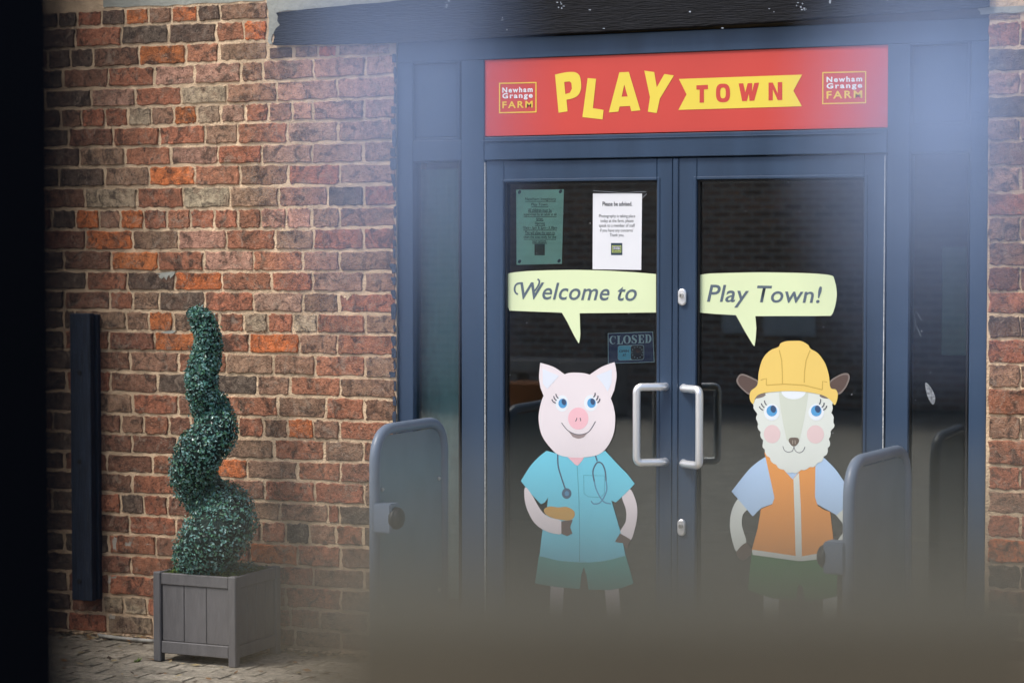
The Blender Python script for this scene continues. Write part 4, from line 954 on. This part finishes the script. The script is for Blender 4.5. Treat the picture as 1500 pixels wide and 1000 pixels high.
# ------------------------------------------------------------------ inside of the building
bm = box_bm(-3, 3, .26, 4.5, .0, 3.0, 0)
bmesh.ops.delete(bm, geom=[f for f in bm.faces if f.calc_center_median().y < .3], context='FACES_ONLY')
struct(bmesh_obj('interior_room', bm, M_ROOM))
M_BLIND = mat('teal_blind', (.24, .42, .46), rough=.8, var=.2, vscale=3, stretch=(1, 1, .3), dirt=((.12, .2, .22), 2.2, .52, .6))
bl = thing('roller_blind', 'dull teal blind hanging inside the left side pane', 'blind', P(645, 600, .06))
bm = bmesh.new(); xA, xB = PX(616, .06), PX(690, .06); nb = 14
cA = [bm.verts.new((xA+(xB-xA)*i/nb, .06+.008*math.sin(i*1.9), .25)) for i in range(nb+1)]; cB = [bm.verts.new((v.co.x, v.co.y, 2.02)) for v in cA]
for i in range(nb): bm.faces.new((cA[i], cA[i+1], cB[i+1], cB[i]))
bmesh_obj('cloth', bm, M_BLIND, bl, True)
bmesh_obj('bottom_bar', box_bm(xA, xB, .05, .075, .225, .249, .004), M_FRAME, bl)
wb = thing('wall_board', 'dim green board inside, seen through the right side pane', 'board', P(1400, 520, .5))
pA, pB = P(1379, 520, .5), P(1460, 362, .5)
bmesh_obj('panel', box_bm(pA.x, pB.x, .5, .53, pA.z, pB.z, .004), mat('green_board', (.22, .36, .33), rough=.7, var=.2), wb)
bmesh_obj('post', box_bm(pA.x+.1, pA.x+.16, .531, .57, 0, pB.z, .004), M_STEM, wb)

# ------------------------------------------------------------------ across the yard, mirrored in the glass
M_OPP = bpy.data.materials.new('far_brick'); M_OPP.use_nodes = True
_t = M_OPP.node_tree; _b = _t.nodes.new('ShaderNodeTexBrick'); _g = _t.nodes.new('ShaderNodeNewGeometry'); _m = _t.nodes.new('ShaderNodeMapping')
_m.inputs['Rotation'].default_value = (math.pi/2, 0, 0); _t.links.new(_g.outputs['Position'], _m.inputs['Vector']); _t.links.new(_m.outputs[0], _b.inputs['Vector'])
_b.inputs['Color1'].default_value = (.56, .36, .27, 1); _b.inputs['Color2'].default_value = (.28, .20, .16, 1); _b.inputs['Mortar'].default_value = (.66, .60, .52, 1)
_b.inputs['Scale'].default_value = 1; _b.inputs['Brick Width'].default_value = .23; _b.inputs['Row Height'].default_value = .078; _b.inputs['Mortar Size'].default_value = .014
_t.links.new(_b.outputs['Color'], _t.nodes['Principled BSDF'].inputs['Base Color']); _t.nodes['Principled BSDF'].inputs['Roughness'].default_value = .9
ob = thing('brick_building', 'low dark brick building across the yard behind the camera', 'building', (-4, -15, 0))
bmesh_obj('wall', box_bm(-16, 12, -15.3, -15, 0, 4.2, 0), M_OPP, ob)
bm = bmesh.new()
v = [bm.verts.new(p) for p in ((-16.3, -14.7, 4.15), (12.3, -14.7, 4.15), (12.3, -19, 6.6), (-16.3, -19, 6.6))]; bm.faces.new(v)
bmesh_obj('roof', bm, mat('slate_roof', (.06, .06, .065), rough=.7, var=.2), ob)
M_WPANE = mat('pale_blind', (.8, .81, .8), rough=.5)
def MIR(px, py, y=15.0):
    p = P(px, py, y); return p.x, p.z            # where something across the yard must stand to be mirrored at this pixel
for px0, px1, py0, py1 in ((1066, 1092, 452, 482), (1126, 1188, 455, 486)):
    x0, z1 = MIR(px0, py0); x1, z0 = MIR(px1, py1)
    f = bmesh_obj('window', box_bm(x0-.05, x1+.05, -15, -14.96, z0-.05, z1+.05, .004), M_WPANE, ob); bmesh_obj('pane', box_bm(x0, x1, -14.958, -14.95, z0, z1, 0), M_WPANE, f)
# pale stone trough and planks in the yard, mirrored low in the left door
M_STONE = mat('pale_stone', (.52, .48, .44), rough=.9, var=.25, vscale=4)
bench = thing('stone_bench', 'pale stone bench across the yard behind the camera', 'bench', (MIR(800, 560, 13)[0], -13, 0))
x0, z1 = MIR(735, 525, 13); x1, z0 = MIR(905, 548, 13)
bmesh_obj('slab', box_bm(x0, x1, -13.3, -12.9, z0, z1, .01), M_STONE, bench)
for px in (745, 825, 890):
    xx = MIR(px, 560, 13)[0]; bmesh_obj('support', box_bm(xx-.12, xx+.12, -13.25, -12.95, 0, z0-.001, .01), M_STONE, bench)
M_ORANGE = mat('terracotta', (.42, .17, .07), rough=.8)
pot = thing('flower_pot', 'terracotta pot across the yard behind the camera', 'pot', (MIR(775, 585, 12)[0], -12, 0))
bm = bmesh.new(); bmesh.ops.create_cone(bm, cap_ends=True, segments=20, radius1=.16, radius2=.24, depth=.38, matrix=Matrix.Translation((MIR(775, 585, 12)[0], -12, .19))); bmesh_obj('body', bm, M_ORANGE, pot)
# ------------------------------------------------------------------ the gateway the picture is taken through (all close to the lens, out of focus)
gw = thing('timber_gateway', 'near black timber side of the gateway at the left edge, out of focus', 'gateway', AT(0, 500, .5)*1)
gw.location.z = 0
# side boarding that runs away from the camera along the view: near edge .36 m, far edge 1.8 m
def vpost(pA, pB, thick, z0, z1, name, m, root):
    """upright slab whose right-hand face joins plan points pA (near) and pB (far)"""
    d = (pB-pA); d.z = 0; n = Vector((d.y, -d.x, 0)).normalized()
    if n.dot(_r) > 0: n = -n
    bm = bmesh.new(); q = [pA, pB, pB+n*thick, pA+n*thick]
    lo = [bm.verts.new((p.x, p.y, z0)) for p in q]; hi = [bm.verts.new((p.x, p.y, z1)) for p in q]
    bm.faces.new(lo); bm.faces.new(hi)
    for k in range(4): bm.faces.new((lo[k], lo[(k+1) % 4], hi[(k+1) % 4], hi[k]))
    bmesh.ops.bevel(bm, geom=bm.edges[:], offset=.002, segments=1, affect='EDGES')
    return bmesh_obj(name, bm, m, root)
vpost(AT(192, 500, .345), AT(99, 500, 1.25), .2, 0, 2.1, 'side_board', M_DARKPOST, gw)
A = AT(-120, 0, .36); B = AT(2300, 0, .36)
vpost(AT(2250, 500, .34), AT(2330, 500, .5), -.09, 0, 2.1, 'post', M_DARKPOST, gw)
bm = bmesh.new(); A.z = B.z = 0; d = (B-A).normalized(); n = Vector((-d.y, d.x, 0))
q = [A-d*.02, B+d*.02, B+d*.02+n*.07, A-d*.02+n*.07]; lo = [bm.verts.new((p.x, p.y, 2.02)) for p in q]; hi = [bm.verts.new((p.x, p.y, 2.1)) for p in q]
bm.faces.new(lo); bm.faces.new(hi)
for k in range(4): bm.faces.new((lo[k], lo[(k+1) % 4], hi[(k+1) % 4], hi[k]))
bmesh_obj('top_rail', bm, M_DARKPOST, gw)
fb = thing('fence_board', 'blurred brown timber fence board close to the lens at the bottom right', 'fence board', Vector((AT(1050, 800, .3).x, AT(1050, 800, .35).y, 0)))
def fboard(pxa, pxb, dist, ztop, name):
    a, b_ = AT(pxa, 800, dist), AT(pxb, 800, dist); d = (b_-a); d.z = 0; d.normalize(); n = Vector((-d.y, d.x, 0))
    bm = bmesh.new(); q = [a, b_, b_+n*.03, a+n*.03]; lo = [bm.verts.new((p.x, p.y, 0)) for p in q]; hi = [bm.verts.new((p.x, p.y, ztop)) for p in q]
    bm.faces.new(lo); bm.faces.new(hi)
    for k in range(4): bm.faces.new((lo[k], lo[(k+1) % 4], hi[(k+1) % 4], hi[k]))
    bmesh.ops.bevel(bm, geom=bm.edges[:], offset=.002, segments=1, affect='EDGES')
    bmesh_obj(name, bm, M_BROWN, fb)
fboard(392, 1640, .285, AT(800, 848, .285).z, 'board')
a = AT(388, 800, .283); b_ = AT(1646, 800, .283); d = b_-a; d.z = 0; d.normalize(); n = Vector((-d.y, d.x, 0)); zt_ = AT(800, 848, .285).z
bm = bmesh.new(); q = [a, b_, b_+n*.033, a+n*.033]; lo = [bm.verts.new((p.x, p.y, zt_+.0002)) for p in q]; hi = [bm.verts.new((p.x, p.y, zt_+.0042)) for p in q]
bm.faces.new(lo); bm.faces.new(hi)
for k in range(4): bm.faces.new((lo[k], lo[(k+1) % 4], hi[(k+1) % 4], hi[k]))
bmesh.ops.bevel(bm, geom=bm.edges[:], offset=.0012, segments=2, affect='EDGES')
bmesh_obj('skylit_top', bm, mat('grey_green_skylit_top', (.19, .195, .16), rough=.8, var=.2, vscale=12), fb)  # added paler strip: sky light on the board's top put into colour
def rope(px, py, dist, r, rk, hk, label):  # made-up ropes, shaped so their blur gives the pale blue haze
    """cord of radius r hanging to a bound knot of radius rk, half height hk, centred at the pixel"""
    e = AT(px, py, dist); t = Vector((e.x, e.y, 2.02)); fw = Vector((_f.x, _f.y, 0)).normalized()
    root = thing('haze_rope', label, 'rope', t, 'added rope tails that blur into pale haze')
    bm = bmesh.new(); N = 50
    for s_ in range(3):
        path = []
        for i in range(N+1):
            u = i/N; c = t.lerp(e, u); an = s_*2.094+u*(t-e).length/(r*7)*6.283
            path.append(c+_r*(math.cos(an)*r*.46)+fw*(math.sin(an)*r*.46))
        tube_bm(path, r*.56, 8, bm)
    bmesh_obj('strands', bm, M_HAZE_ROPE, root, True)
    bm = bmesh.new(); turns = max(5, int(hk*2/(r*1.5))); path = []; M = turns*14
    for i in range(M+1):
        u = i/M; z = hk*(1-2*u); rr = (rk-r*.8)*math.sqrt(max(.08, 1-(z/hk)**2*.92)); an = u*turns*6.283
        path.append(e+_r*(math.cos(an)*rr)+fw*(math.sin(an)*rr)+Vector((0, 0, z)))
    tube_bm(path, r*.85, 8, bm)
    bmesh.ops.create_uvsphere(bm, u_segments=16, v_segments=10, radius=1, matrix=Matrix.Translation(e) @ Matrix.Diagonal((rk-r*.9, rk-r*.9, hk*.95, 1)))
    bmesh_obj('knot', bm, M_HAZE_ROPE, root, True)
    bm = bmesh.new()
    for k in range(40):
        a = R.uniform(0, 6.28); o_ = _r*(math.cos(a)*rk*.35)+fw*(math.sin(a)*rk*.35); q = e-Vector((0, 0, hk*.9))
        tube_bm([q+o_*.5, q+o_*R.uniform(.8, 1.6)-Vector((0, 0, R.uniform(.004, .010)))], .0008, 5, bm)
    bmesh_obj('frayed_end', bm, M_HAZE_ROPE, root)
rope(590, 160, .30, .0024, .0080, .0185, 'long pale blue rope knot added to blur into haze over the upper left of the door frame')
rope(1388, 200, .31, .0026, .0118, .0165, 'fat pale blue rope knot added to blur into haze over the upper right of the door frame')
